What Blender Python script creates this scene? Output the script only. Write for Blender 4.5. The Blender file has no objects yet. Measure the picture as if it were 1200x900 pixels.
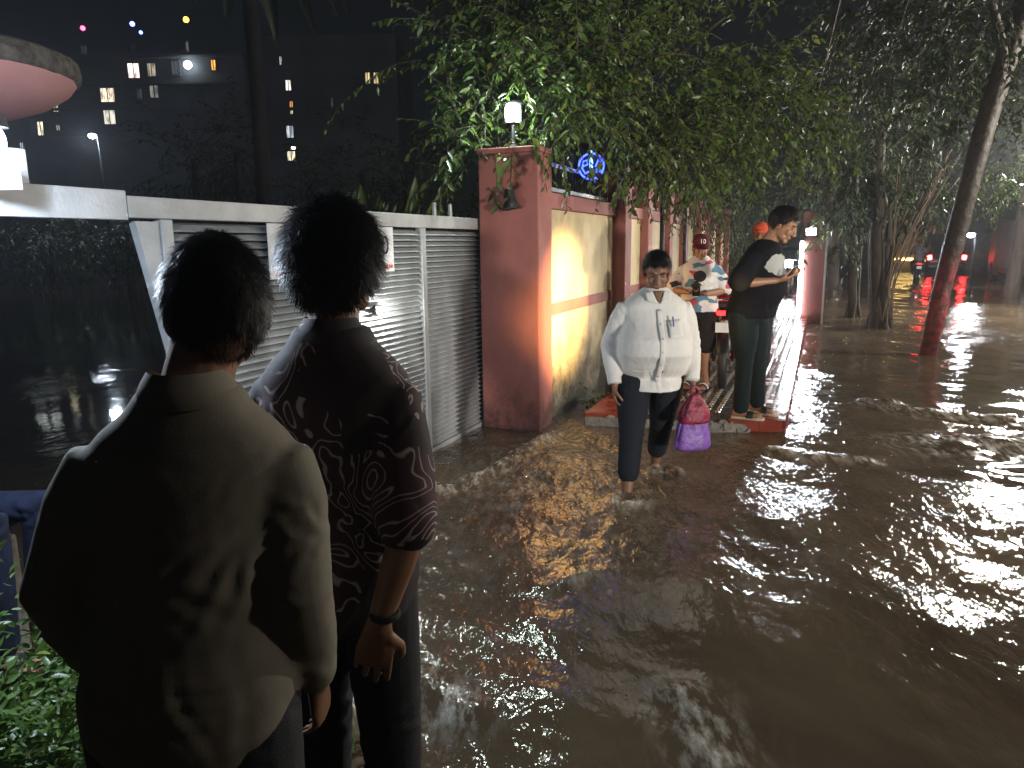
import bpy, bmesh, math, random
import numpy as np
from mathutils import Vector, Matrix, noise as mnoise
R = math.radians
rng = np.random.default_rng(7)
random.seed(7)
scene = bpy.context.scene
COL = scene.collection

# ------------------------------------------------------------------ camera
F = 867.0
HC = 1.62
cam_d = bpy.data.cameras.new('camera'); cam = bpy.data.objects.new('camera', cam_d); COL.objects.link(cam)
cam_d.sensor_width = 36.0; cam_d.lens = 36.0*F/1200.0; cam_d.clip_start = 0.05; cam_d.clip_end = 600
CM = Matrix.Translation((0, 0, HC)) @ Matrix.Rotation(R(90-10.65), 4, 'X') @ Matrix.Rotation(R(-0.7), 4, 'Z')
cam.matrix_world = CM
scene.camera = cam
def ray(px, py):
    d = CM.to_3x3() @ Vector(((px-600)/F, (450-py)/F, -1.0))
    return d
def at(px, py, Y):
    d = ray(px, py); return Vector((0, 0, HC)) + d*(Y/d.y)
def gnd(px, py, z=0.0):
    d = ray(px, py); return Vector((0, 0, HC)) + d*((z-HC)/d.z)

# street frame: t along the boundary wall, v towards the road
A0 = Vector((0.24, 6.35, 0)); SR = R(-22.5)
U = Vector((math.sin(R(22.5)), math.cos(R(22.5)), 0)); V = Vector((U.y, -U.x, 0))
def W(t, v, z=0.0): return A0 + U*t + V*v + Vector((0, 0, z))
def P3v(*a): return Vector(a)

# ------------------------------------------------------------------ materials
def nt_new(name):
    m = bpy.data.materials.new(name); m.use_nodes = True
    nt = m.node_tree; b = nt.nodes['Principled BSDF']
    return m, nt, b
def rgba(c): return (c[0], c[1], c[2], 1.0)
def mat(name, col, rough=0.6, metal=0.0, var=0.0, vscale=6.0, col2=None, bump=0.0, bscale=40.0, spec=0.5, trans=0.0, obj=True, stretch=(1,1,1), detail=5.0):
    m, nt, b = nt_new(name)
    b.inputs['Roughness'].default_value = rough; b.inputs['Metallic'].default_value = metal
    b.inputs['Specular IOR Level'].default_value = spec
    tc = nt.nodes.new('ShaderNodeTexCoord'); mp = nt.nodes.new('ShaderNodeMapping')
    mp.inputs['Scale'].default_value = stretch
    nt.links.new(tc.outputs['Object'], mp.inputs['Vector'])
    if var > 0 or col2 is not None:
        n = nt.nodes.new('ShaderNodeTexNoise'); n.inputs['Scale'].default_value = vscale; n.inputs['Detail'].default_value = detail
        nt.links.new(mp.outputs['Vector'], n.inputs['Vector'])
        r = nt.nodes.new('ShaderNodeValToRGB'); r.color_ramp.elements[0].position = 0.35; r.color_ramp.elements[1].position = 0.68
        c2 = col2 if col2 is not None else tuple(max(0, x*(1-var)) for x in col)
        r.color_ramp.elements[0].color = rgba(c2); r.color_ramp.elements[1].color = rgba(col)
        nt.links.new(n.outputs['Fac'], r.inputs['Fac']); nt.links.new(r.outputs['Color'], b.inputs['Base Color'])
    else:
        b.inputs['Base Color'].default_value = rgba(col)
    if bump > 0:
        n2 = nt.nodes.new('ShaderNodeTexNoise'); n2.inputs['Scale'].default_value = bscale; n2.inputs['Detail'].default_value = 6
        nt.links.new(mp.outputs['Vector'], n2.inputs['Vector'])
        bp = nt.nodes.new('ShaderNodeBump'); bp.inputs['Strength'].default_value = bump; bp.inputs['Distance'].default_value = 0.02
        nt.links.new(n2.outputs['Fac'], bp.inputs['Height']); nt.links.new(bp.outputs['Normal'], b.inputs['Normal'])
    return m
def emit(name, col, strength, sample=False):
    m, nt, b = nt_new(name)
    b.inputs['Base Color'].default_value = (0.02, 0.02, 0.02, 1)
    b.inputs['Emission Color'].default_value = rgba(col); b.inputs['Emission Strength'].default_value = strength
    if not sample: m.cycles.emission_sampling = 'NONE'
    return m
def leafmat(name, c1, c2, rough=0.38, tr=0.25):
    m, nt, b = nt_new(name)
    g = nt.nodes.new('ShaderNodeNewGeometry')
    r = nt.nodes.new('ShaderNodeValToRGB'); r.color_ramp.elements[0].color = rgba(c1); r.color_ramp.elements[1].color = rgba(c2)
    e = r.color_ramp.elements.new(0.93); e.color = rgba(c2)
    r.color_ramp.elements[2].color = (c2[0]*1.9, c2[1]*1.35, c2[2]*1.1, 1)
    nt.links.new(g.outputs['Random Per Island'], r.inputs['Fac']); nt.links.new(r.outputs['Color'], b.inputs['Base Color'])
    b.inputs['Roughness'].default_value = rough
    t = nt.nodes.new('ShaderNodeBsdfTranslucent'); nt.links.new(r.outputs['Color'], t.inputs['Color'])
    mx = nt.nodes.new('ShaderNodeMixShader'); mx.inputs[0].default_value = tr
    out = nt.nodes['Material Output']
    nt.links.new(b.outputs[0], mx.inputs[1]); nt.links.new(t.outputs[0], mx.inputs[2]); nt.links.new(mx.outputs[0], out.inputs['Surface'])
    return m

# ------------------------------------------------------------------ mesh tools
class MB:
    def __init__(self): self.v = []; self.f = []
    def add(self, vs, fs):
        o = len(self.v); self.v += [tuple(x) for x in vs]; self.f += [tuple(i+o for i in q) for q in fs]; return self
    def box(self, c, s, rot=None):
        hx, hy, hz = s[0]/2, s[1]/2, s[2]/2
        vs = [Vector((x*hx, y*hy, z*hz)) for x in (-1, 1) for y in (-1, 1) for z in (-1, 1)]
        if rot is not None: vs = [rot @ p for p in vs]
        vs = [p+Vector(c) for p in vs]
        return self.add(vs, [(0,1,3,2), (4,6,7,5), (0,4,5,1), (2,3,7,6), (0,2,6,4), (1,5,7,3)])
    def beam(self, a, b, w, h, up=Vector((0,0,1))):
        a = Vector(a); b = Vector(b); d = (b-a); L = d.length; d.normalize()
        s = d.cross(up); 
        if s.length < 1e-4: s = d.cross(Vector((1,0,0)))
        s.normalize(); n = s.cross(d)
        rot = Matrix((s, d, n)).transposed()
        return self.box((a+b)/2, (w, L, h), rot)
    def tube(self, pts, rad, seg=10, flat=None, cap=True):
        """tube along pts; rad: list of r or (ra, rb); flat: side direction for ra"""
        pts = [Vector(p) for p in pts]; n = len(pts)
        if not isinstance(rad, (list, tuple)): rad = [rad]*n
        ts = []
        for i in range(n):
            t = (pts[min(i+1, n-1)]-pts[max(i-1, 0)]);
            ts.append(t.normalized() if t.length > 1e-9 else Vector((0,0,1)))
        s = Vector(flat) if flat is not None else (Vector((1,0,0)) if abs(ts[0].x) < 0.8 else Vector((0,1,0)))
        vs = []; fs = []
        for i in range(n):
            s = (s - ts[i]*s.dot(ts[i])); s.normalize(); q = ts[i].cross(s)
            r = rad[i]; ra, rb = r if isinstance(r, (tuple, list)) else (r, r)
            for k in range(seg):
                a = 2*math.pi*k/seg; vs.append(pts[i]+s*(math.cos(a)*ra)+q*(math.sin(a)*rb))
        for i in range(n-1):
            for k in range(seg):
                k2 = (k+1) % seg; fs.append((i*seg+k, i*seg+k2, (i+1)*seg+k2, (i+1)*seg+k))
        if cap:
            fs.append(tuple(reversed(range(seg)))); fs.append(tuple((n-1)*seg+k for k in range(seg)))
        return self.add(vs, fs)
    def rtube(self, pts, rad, seg=12, flat=None):
        """tube with rounded ends"""
        pts = [Vector(p) for p in pts]
        r0 = rad[0]; r1 = rad[-1]
        g = lambda r, k: (r[0]*k, r[1]*k) if isinstance(r, (tuple, list)) else r*k
        m = lambda r: min(r) if isinstance(r, (tuple, list)) else r
        d0 = (pts[0]-pts[1]).normalized(); d1 = (pts[-1]-pts[-2]).normalized()
        P = [pts[0]+d0*m(r0)*k for k in (0.95, 0.6)] + pts + [pts[-1]+d1*m(r1)*k for k in (0.6, 0.95)]
        Q = [g(r0, 0.3), g(r0, 0.8)] + list(rad) + [g(r1, 0.8), g(r1, 0.3)]
        return self.tube(P, Q, seg, flat)
    def rings(self, rs, seg=24, n=2.0):
        """horizontal elliptic rings (cx, cy, z, rx, ry), superellipse power n"""
        vs = []; fs = []
        for (cx, cy, z, rx, ry) in rs:
            for k in range(seg):
                a = 2*math.pi*k/seg; c, s = math.cos(a), math.sin(a)
                vs.append((cx+rx*math.copysign(abs(c)**(2/n), c), cy+ry*math.copysign(abs(s)**(2/n), s), z))
        m = len(rs)
        for i in range(m-1):
            for k in range(seg):
                k2 = (k+1) % seg; fs.append((i*seg+k, i*seg+k2, (i+1)*seg+k2, (i+1)*seg+k))
        fs.append(tuple(reversed(range(seg)))); fs.append(tuple((m-1)*seg+k for k in range(seg)))
        return self.add(vs, fs)
    def ball(self, c, r, rot=None, seg=16, ring=10):
        if not isinstance(r, (tuple, list)): r = (r, r, r)
        vs = []; fs = []
        for i in range(ring+1):
            th = math.pi*i/ring
            for k in range(seg):
                a = 2*math.pi*k/seg
                p = Vector((math.sin(th)*math.cos(a)*r[0], math.sin(th)*math.sin(a)*r[1], math.cos(th)*r[2]))
                if rot is not None: p = rot @ p
                vs.append(p+Vector(c))
        for i in range(ring):
            for k in range(seg):
                k2 = (k+1) % seg; fs.append((i*seg+k, (i+1)*seg+k, (i+1)*seg+k2, i*seg+k2))
        return self.add(vs, fs)
    def lathe(self, c, prof, axis='Z', seg=20, rot=None):
        vs = []; fs = []
        for (r, h) in prof:
            for k in range(seg):
                a = 2*math.pi*k/seg
                if axis == 'Z': p = Vector((r*math.cos(a), r*math.sin(a), h))
                elif axis == 'X': p = Vector((h, r*math.cos(a), r*math.sin(a)))
                else: p = Vector((r*math.sin(a), h, r*math.cos(a)))
                if rot is not None: p = rot @ p
                vs.append(p+Vector(c))
        n = len(prof)
        for i in range(n-1):
            for k in range(seg):
                k2 = (k+1) % seg; fs.append((i*seg+k, i*seg+k2, (i+1)*seg+k2, (i+1)*seg+k))
        return self.add(vs, fs)
    def torus(self, c, R0, r, axis='X', seg=28, s2=10, squash=1.0):
        vs = []; fs = []
        for i in range(seg):
            a = 2*math.pi*i/seg
            for k in range(s2):
                b = 2*math.pi*k/s2; rr = R0+r*math.cos(b); w = r*math.sin(b)*squash
                p = {'X': (w, rr*math.cos(a), rr*math.sin(a)), 'Y': (rr*math.cos(a), w, rr*math.sin(a)), 'Z': (rr*math.cos(a), rr*math.sin(a), w)}[axis]
                vs.append(Vector(p)+Vector(c))
        for i in range(seg):
            for k in range(s2):
                i2 = (i+1) % seg; k2 = (k+1) % s2
                fs.append((i*s2+k, i2*s2+k, i2*s2+k2, i*s2+k2))
        return self.add(vs, fs)
    def mesh(self, name):
        me = bpy.data.meshes.new(name); me.from_pydata([tuple(p) for p in self.v], [], self.f); me.update(); return me
    def build(self, name, m, parent=None, smooth=False, bevel=0.0, loc=None, rz=0.0, mod=None):
        me = self.mesh(name)
        return link(name, me, m, parent, smooth, bevel, loc, rz)
def fix_normals(me):
    bm = bmesh.new(); bm.from_mesh(me); bmesh.ops.recalc_face_normals(bm, faces=bm.faces); bm.to_mesh(me); bm.free()
def link(name, me, m, parent=None, smooth=False, bevel=0.0, loc=None, rz=0.0, fix=True):
    if fix and len(me.polygons) < 60000: fix_normals(me)
    o = bpy.data.objects.new(name, me); COL.objects.link(o)
    if m is not None: me.materials.append(m)
    if smooth: me.shade_smooth()
    if parent is not None: o.parent = parent
    if loc is not None: o.location = loc
    o.rotation_euler.z = rz
    if bevel > 0:
        b = o.modifiers.new('bevel', 'BEVEL'); b.width = bevel; b.segments = 2; b.limit_method = 'ANGLE'; b.angle_limit = R(40)
    return o
def apply_mods(o):
    dg = bpy.context.evaluated_depsgraph_get(); dg.update()
    me = bpy.data.meshes.new_from_object(o.evaluated_get(dg)); old = o.data; o.modifiers.clear(); o.data = me
    bpy.data.meshes.remove(old); return o
def remesh(mb, voxel, smooth=4, fac=0.5):
    """union of overlapping closed pieces into one continuous skin"""
    me = mb.mesh('tmp'); fix_normals(me)
    o = bpy.data.objects.new('tmp', me); COL.objects.link(o)
    r = o.modifiers.new('r', 'REMESH'); r.mode = 'VOXEL'; r.voxel_size = voxel; r.adaptivity = 0
    if smooth:
        s = o.modifiers.new('s', 'SMOOTH'); s.factor = fac; s.iterations = smooth
    dg = bpy.context.evaluated_depsgraph_get(); dg.update()
    out = bpy.data.meshes.new_from_object(o.evaluated_get(dg))
    bpy.data.objects.remove(o); bpy.data.meshes.remove(me)
    out.materials.clear(); out.shade_smooth()
    return out
def npco(me):
    a = np.empty(len(me.vertices)*3); me.vertices.foreach_get('co', a); return a.reshape(-1, 3)
def npno(me):
    a = np.empty(len(me.vertices)*3); me.vertices.foreach_get('normal', a); return a.reshape(-1, 3)
def setco(me, a): me.vertices.foreach_set('co', a.reshape(-1)); me.update()
def perlin3(x, y, z, seed=0):
    r = np.random.default_rng(seed); perm = r.permutation(256); perm = np.concatenate([perm, perm, perm])
    G = r.normal(size=(256, 3)); G /= np.linalg.norm(G, axis=1)[:, None]
    xi = np.floor(x).astype(int); yi = np.floor(y).astype(int); zi = np.floor(z).astype(int)
    xf, yf, zf = x-xi, y-yi, z-zi; xi &= 255; yi &= 255; zi &= 255
    f = lambda t: t*t*t*(t*(t*6-15)+10)
    u, v, w = f(xf), f(yf), f(zf); res = 0
    for dx in (0, 1):
        for dy in (0, 1):
            for dz in (0, 1):
                g = G[perm[(perm[(perm[(xi+dx) & 255]+yi+dy) & 255]+zi+dz) & 255]]
                d = g[:, 0]*(xf-dx)+g[:, 1]*(yf-dy)+g[:, 2]*(zf-dz)
                res = res+d*(u if dx else 1-u)*(v if dy else 1-v)*(w if dz else 1-w)
    return res
def wrinkle(me, amp, sc, stretch=(1,1,1), seed=0, ridged=True):
    c = npco(me); n = npno(me)
    d = perlin3(c[:,0]*sc*stretch[0], c[:,1]*sc*stretch[1], c[:,2]*sc*stretch[2], seed)
    if ridged: d = (0.25-np.abs(d))*1.2
    d2 = perlin3(c[:,0]*sc*2.3, c[:,1]*sc*2.3, c[:,2]*sc*2.3, seed+1)
    setco(me, c+n*((d+0.4*d2)*amp)[:, None])
def tag(o, label, cat=None, group=None, kind=None):
    if label: o['label'] = label
    if cat: o['category'] = cat
    if group: o['group'] = group
    if kind: o['kind'] = kind
    return o
def empty(name, loc=(0,0,0), rz=0.0, label=None, cat=None, group=None):
    o = bpy.data.objects.new(name, None); COL.objects.link(o); o.location = loc; o.rotation_euler.z = rz; o.empty_display_size = 0.1
    return tag(o, label, cat, group)
def copy_tree(o, parent=None):
    c = o.copy(); COL.objects.link(c)
    if parent is not None: c.parent = parent
    for ch in list(o.children): copy_tree(ch, c)
    return c
def text_mesh(s, size, depth=0.002):
    cu = bpy.data.curves.new('txt', 'FONT'); cu.body = s; cu.size = size; cu.extrude = depth; cu.align_x = 'CENTER'; cu.align_y = 'CENTER'
    o = bpy.data.objects.new('txt', cu); COL.objects.link(o)
    dg = bpy.context.evaluated_depsgraph_get(); dg.update()
    me = bpy.data.meshes.new_from_object(o.evaluated_get(dg)); bpy.data.objects.remove(o); bpy.data.curves.remove(cu); me.materials.clear()
    return me
def lamp(name, kind, loc, col, power, size=0.05, target=None, spot=60, blend=0.5, parent=None):
    d = bpy.data.lights.new(name, kind); d.color = col; d.energy = power
    if kind in ('POINT', 'SPOT'): d.shadow_soft_size = size
    o = bpy.data.objects.new(name, d); COL.objects.link(o); o.location = loc
    if kind == 'SPOT': d.spot_size = R(spot); d.spot_blend = blend
    if target is not None: o.rotation_euler = (Vector(target)-Vector(loc)).to_track_quat('-Z', 'Y').to_euler()
    return o

# ------------------------------------------------------------------ world, ground, water
wd = bpy.data.worlds.new('World'); scene.world = wd; wd.use_nodes = True
wn = wd.node_tree; sky = wn.nodes.new('ShaderNodeTexSky'); sky.sky_type = 'NISHITA'; sky.sun_disc = False
sky.sun_elevation = R(25); sky.sun_rotation = R(200)
wn.links.new(sky.outputs['Color'], wn.nodes['Background'].inputs['Color']); wn.nodes['Background'].inputs['Strength'].default_value = 0.0008
sn = bpy.data.lights.new('moonlight', 'SUN'); sn.energy = 0.004; sn.angle = R(0.5); sn.color = (0.8, 0.88, 1.0)
so = bpy.data.objects.new('moonlight', sn); COL.objects.link(so); so.rotation_euler = (R(50), 0, R(-30))
scene.view_settings.view_transform = 'Standard'; scene.view_settings.look = 'None'; scene.view_settings.exposure = 0.0; scene.view_settings.gamma = 1.0
scene.render.engine = 'CYCLES'
scene.cycles.use_denoising = True
try: scene.cycles.denoiser = 'OPENIMAGEDENOISE'
except Exception: pass
scene.cycles.max_bounces = 6; scene.cycles.diffuse_bounces = 3; scene.cycles.glossy_bounces = 4; scene.cycles.transmission_bounces = 4; scene.cycles.transparent_max_bounces = 6
scene.cycles.sample_clamp_indirect = 4.0; scene.cycles.caustics_reflective = False; scene.cycles.caustics_refractive = False
scene.cycles.blur_glossy = 0.3

M = {}
M['soil'] = mat('soil', (0.07, 0.055, 0.035), 0.9, var=0.5, bump=0.5)
M['skin'] = mat('skin', (0.27, 0.135, 0.075), 0.5, var=0.15, vscale=9)
M['skin_pale'] = mat('skin_light_brown', (0.36, 0.185, 0.11), 0.5, var=0.15, vscale=9)
M['skin_dark'] = mat('skin_dark_brown', (0.21, 0.105, 0.062), 0.5, var=0.15, vscale=9)
M['hair'] = mat('black_hair', (0.006, 0.005, 0.005), 0.5, spec=0.3)
M['black_cloth'] = mat('black_cloth', (0.012, 0.013, 0.018), 0.85, var=0.3, bump=0.2, bscale=300)
M['dark_rubber'] = mat('black_rubber', (0.012, 0.012, 0.012), 0.55)
M['chrome'] = mat('chrome', (0.7, 0.7, 0.7), 0.15, 1.0)
M['dark_metal'] = mat('dark_metal', (0.03, 0.03, 0.032), 0.4, 0.8)
M['black_iron'] = mat('black_iron', (0.012, 0.012, 0.013), 0.5, 0.3)
M['white_paint'] = mat('white_paint', (0.7, 0.7, 0.7), 0.5, var=0.12, vscale=9)

gm = MB(); S = 260
gm.add([(-S, -60, -0.16), (S, -60, -0.16), (S, 2*S, -0.16), (-S, 2*S, -0.16)], [(0, 1, 2, 3)])
tag(gm.build('ground', M['soil']), 'flooded ground and road under the brown water', 'ground', kind='structure')

def water_material():
    m, nt, b = nt_new('muddy_water')
    L = nt.links.new
    tc = nt.nodes.new('ShaderNodeTexCoord')
    at_ = nt.nodes.new('ShaderNodeAttribute'); at_.attribute_name = 'foam'
    n = nt.nodes.new('ShaderNodeTexNoise'); n.inputs['Scale'].default_value = 16; n.inputs['Detail'].default_value = 8; n.inputs['Roughness'].default_value = 0.7
    mp = nt.nodes.new('ShaderNodeMapping'); mp.inputs['Rotation'].default_value = (0, 0, R(20)); mp.inputs['Scale'].default_value = (1.0, 0.35, 1)
    L(tc.outputs['Object'], mp.inputs['Vector']); L(mp.outputs['Vector'], n.inputs['Vector'])
    ad = nt.nodes.new('ShaderNodeMath'); ad.operation = 'MULTIPLY'; L(at_.outputs['Fac'], ad.inputs[0])
    mr = nt.nodes.new('ShaderNodeMapRange'); mr.inputs[1].default_value = 0.46; mr.inputs[2].default_value = 0.70; L(n.outputs['Fac'], mr.inputs[0]); L(mr.outputs[0], ad.inputs[1])
    mx = nt.nodes.new('ShaderNodeMix'); mx.data_type = 'RGBA'; L(ad.outputs[0], mx.inputs[0])
    n3 = nt.nodes.new('ShaderNodeTexNoise'); n3.inputs['Scale'].default_value = 1.3; n3.inputs['Detail'].default_value = 3; L(tc.outputs['Object'], n3.inputs['Vector'])
    cr = nt.nodes.new('ShaderNodeValToRGB'); cr.color_ramp.elements[0].position = 0.3; cr.color_ramp.elements[1].position = 0.7
    cr.color_ramp.elements[0].color = (0.062, 0.043, 0.027, 1); cr.color_ramp.elements[1].color = (0.098, 0.070, 0.043, 1)
    L(n3.outputs['Fac'], cr.inputs['Fac']); L(cr.outputs['Color'], mx.inputs[6]); mx.inputs[7].default_value = (0.55, 0.52, 0.44, 1)
    L(mx.outputs[2], b.inputs['Base Color'])
    rr = nt.nodes.new('ShaderNodeMapRange'); rr.inputs[3].default_value = 0.045; rr.inputs[4].default_value = 0.5; L(ad.outputs[0], rr.inputs[0]); L(rr.outputs[0], b.inputs['Roughness'])
    b.inputs['IOR'].default_value = 1.48
    calm = nt.nodes.new('ShaderNodeAttribute'); calm.attribute_name = 'chop'
    prev = None
    for (sc, st, dist, rot, stre) in ((2.6, 0.5, 0.07, -15, (1, 0.6, 1)), (9, 0.55, 0.022, 18, (1, 0.45, 1)), (26, 0.78, 0.011, -25, (1, 0.55, 1)), (70, 0.4, 0.0035, 10, (1, 0.6, 1))):
        mp2 = nt.nodes.new('ShaderNodeMapping'); mp2.inputs['Rotation'].default_value = (0, 0, R(rot)); mp2.inputs['Scale'].default_value = stre
        L(tc.outputs['Object'], mp2.inputs['Vector'])
        nn = nt.nodes.new('ShaderNodeTexNoise'); nn.inputs['Scale'].default_value = sc; nn.inputs['Detail'].default_value = 3; nn.inputs['Distortion'].default_value = 0.4
        L(mp2.outputs['Vector'], nn.inputs['Vector'])
        bp = nt.nodes.new('ShaderNodeBump'); bp.inputs['Distance'].default_value = dist
        ml = nt.nodes.new('ShaderNodeMath'); ml.operation = 'MULTIPLY'; ml.inputs[1].default_value = st; L(calm.outputs['Fac'], ml.inputs[0]); L(ml.outputs[0], bp.inputs['Strength'])
        L(nn.outputs['Fac'], bp.inputs['Height'])
        if prev is not None: L(prev.outputs['Normal'], bp.inputs['Normal'])
        prev = bp
    L(prev.outputs['Normal'], b.inputs['Normal'])
    return m
M['water'] = water_material()

def polydist(x, y, pts):
    d = np.full(x.shape, 1e9)
    for a, b in zip(pts[:-1], pts[1:]):
        ax, ay, bx, by = a[0], a[1], b[0], b[1]; dx, dy = bx-ax, by-ay; L2 = dx*dx+dy*dy
        t = np.clip(((x-ax)*dx+(y-ay)*dy)/L2, 0, 1); d = np.minimum(d, np.hypot(x-ax-t*dx, y-ay-t*dy))
    return d
def make_water():
    nr, na = 560, 560
    r = 0.8*(150/0.8)**(np.linspace(0, 1, nr)); a = np.linspace(R(-105), R(105), na)
    RR, AA = np.meshgrid(r, a, indexing='ij'); x = (RR*np.sin(AA)).ravel(); y = (RR*np.cos(AA)).ravel()
    tt = (x-A0.x)*U.x+(y-A0.y)*U.y; vv = (x-A0.x)*V.x+(y-A0.y)*V.y
    dist = np.hypot(x, y)
    def rot(ang): c, s = math.cos(R(ang)), math.sin(R(ang)); return x*c+y*s, -x*s+y*c
    yard = 1/(1+np.exp((vv+0.55)*9))            # calm water behind the gate line
    foam = np.zeros_like(x); h = np.zeros_like(x)
    big = 0.5+0.5*np.clip(perlin3(x*0.5, y*0.5, x*0+3.3, 5)*2.2, -1, 1)
    p, q = rot(20)
    h += 0.036*perlin3(p*2.3, q*0.7, x*0+1.0, 11)*(0.5+big)
    p, q = rot(-32)
    h += 0.020*perlin3(p*1.5, q*3.6, x*0+2.0, 12)*(0.4+big)
    p, q = rot(12)
    h += 0.009*perlin3(p*7.5, q*3.2, x*0+7.0, 13)*(0.3+1.2*big)
    p, q = rot(60)
    h += 0.005*perlin3(p*14, q*8, x*0+4.0, 14)*(0.3+big)
    h *= np.clip((75-dist)/60, 0.05, 1)
    def ridge(pix, wid, amp, fo, side=0):
        nonlocal h, foam
        pts = [gnd(*s) for s in pix]; d = polydist(x, y, pts)
        wob = 1+0.9*perlin3(x*5, y*5, x*0+9.1, 21)
        h += amp*np.exp(-(d/wid)**2)*wob; foam = np.maximum(foam, fo*np.exp(-(d/(wid*1.3))**2))
    ridge([(648, 508), (615, 530), (585, 548), (555, 560), (520, 575), (465, 602)], 0.075, 0.045, 1.3)
    ridge([(1018, 473), (1060, 482), (1110, 489), (1200, 498), (1320, 510)], 0.13, 0.06, 1.1)
    ridge([(905, 528), (950, 535), (1010, 540)], 0.10, 0.04, 1.0)
    ridge([(800, 815), (830, 860), (840, 900)], 0.10, 0.02, 0.8)
    ridge([(490, 800), (540, 840)], 0.09, 0.02, 0.9)
    ridge([(640, 690), (690, 672)], 0.07, 0.015, 0.5)
    ridge([(1100, 520), (1240, 525)], 0.30, 0.05, 1.2)
    ridge([(1085, 313), (1200, 318)], 1.0, 0.06, 0.5)
    for (px, py, w) in ((735, 588, 0.09), (778, 553, 0.07)):
        c = gnd(px, py); d = np.hypot(x-c.x, y-c.y); h += 0.03*np.exp(-((d-0.10)/0.05)**2)*(1+perlin3(x*20, y*20, x*0, 31)); foam = np.maximum(foam, 1.5*np.exp(-((d-.05)/w)**2))
    # broken water below the wall where the lane drains
    c = gnd(650, 560); d = np.hypot((x-c.x)/0.7, (y-c.y)/1.3); wz = np.exp(-d**2)
    h += wz*(0.018*perlin3(x*9, y*6, x*0+5, 41)+0.008*perlin3(x*22, y*16, x*0+6, 42)); foam = np.maximum(foam, 0.5*wz)
    c = gnd(1165, 520); d = np.hypot((x-c.x)/1.1, (y-c.y)/0.9); wz2 = np.exp(-d**2)
    h += wz2*(0.05*perlin3(x*3, y*5, x*0+5, 43)+0.025*perlin3(x*9, y*9, x*0+6, 44))
    h *= (1-0.88*yard); foam *= (1-yard)
    z = h
    vs = np.stack([x, y, z], 1)
    idx = np.arange(nr*na).reshape(nr, na)
    fs = np.stack([idx[:-1, :-1], idx[:-1, 1:], idx[1:, 1:], idx[1:, :-1]], -1).reshape(-1, 4)
    me = bpy.data.meshes.new('water'); me.from_pydata(vs.tolist(), [], fs.tolist()); me.update()
    at1 = me.attributes.new('foam', 'FLOAT', 'POINT'); at1.data.foreach_set('value', foam.astype(np.float32))
    chop = (0.10+1.6*big**2+0.9*np.exp(-((vv-0.6)**2+(tt+0.6)**2)/1.6))*(1-0.72*yard)
    at2 = me.attributes.new('chop', 'FLOAT', 'POINT'); at2.data.foreach_set('value', chop.astype(np.float32))
    me.shade_smooth()
    o = bpy.data.objects.new('water', me); COL.objects.link(o); me.materials.append(M['water'])
    if me.polygons[0].normal.z < 0: me.flip_normals()
    tag(o, 'rippled brown flood water over the lane and yard', 'water', kind='structure')
make_water()

# grassy bank the onlookers stand on
def bank():
    n = 40; vs = []; fs = []
    for i in range(n+1):
        for j in range(n+1):
            t = -9.0+i*(4.75/n); v = -0.5+j*(2.6/n)
            e = min(1, (n-i)/5, j/2, (n-j)/5)
            z = -0.13+0.19*max(0, e)**0.6+0.02*mnoise.noise(Vector((t*3, v*3, 0)))
            p = W(t, v, z); vs.append(p)
    for i in range(n):
        for j in range(n):
            a = i*(n+1)+j; fs.append((a, a+n+1, a+n+2, a+1))
    o = MB().add(vs, fs).build('bank', M['soil'], smooth=True)
    tag(o, 'low earth bank at the edge of the flooded lane', 'bank', kind='structure')
bank()

# thin haze added for a glow around the lamps
hz = MB().box((0, 230, 19), (2*S+8, 588, 40.4)).build('haze', None)
hm = bpy.data.materials.new('haze'); hm.use_nodes = True; hn = hm.node_tree
hn.nodes.remove(hn.nodes['Principled BSDF']); pv = hn.nodes.new('ShaderNodeVolumePrincipled'); pv.inputs['Density'].default_value = 0.0017; pv.inputs['Color'].default_value = (.85, .88, .95, 1); pv.inputs['Anisotropy'].default_value = 0.3
hn.links.new(pv.outputs[0], hn.nodes['Material Output'].inputs['Volume']); hz.data.materials.append(hm); tag(hz, 'thin haze added over the whole place for lamp glow', 'haze', kind='stuff')
scene.cycles.volume_bounces = 0
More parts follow.
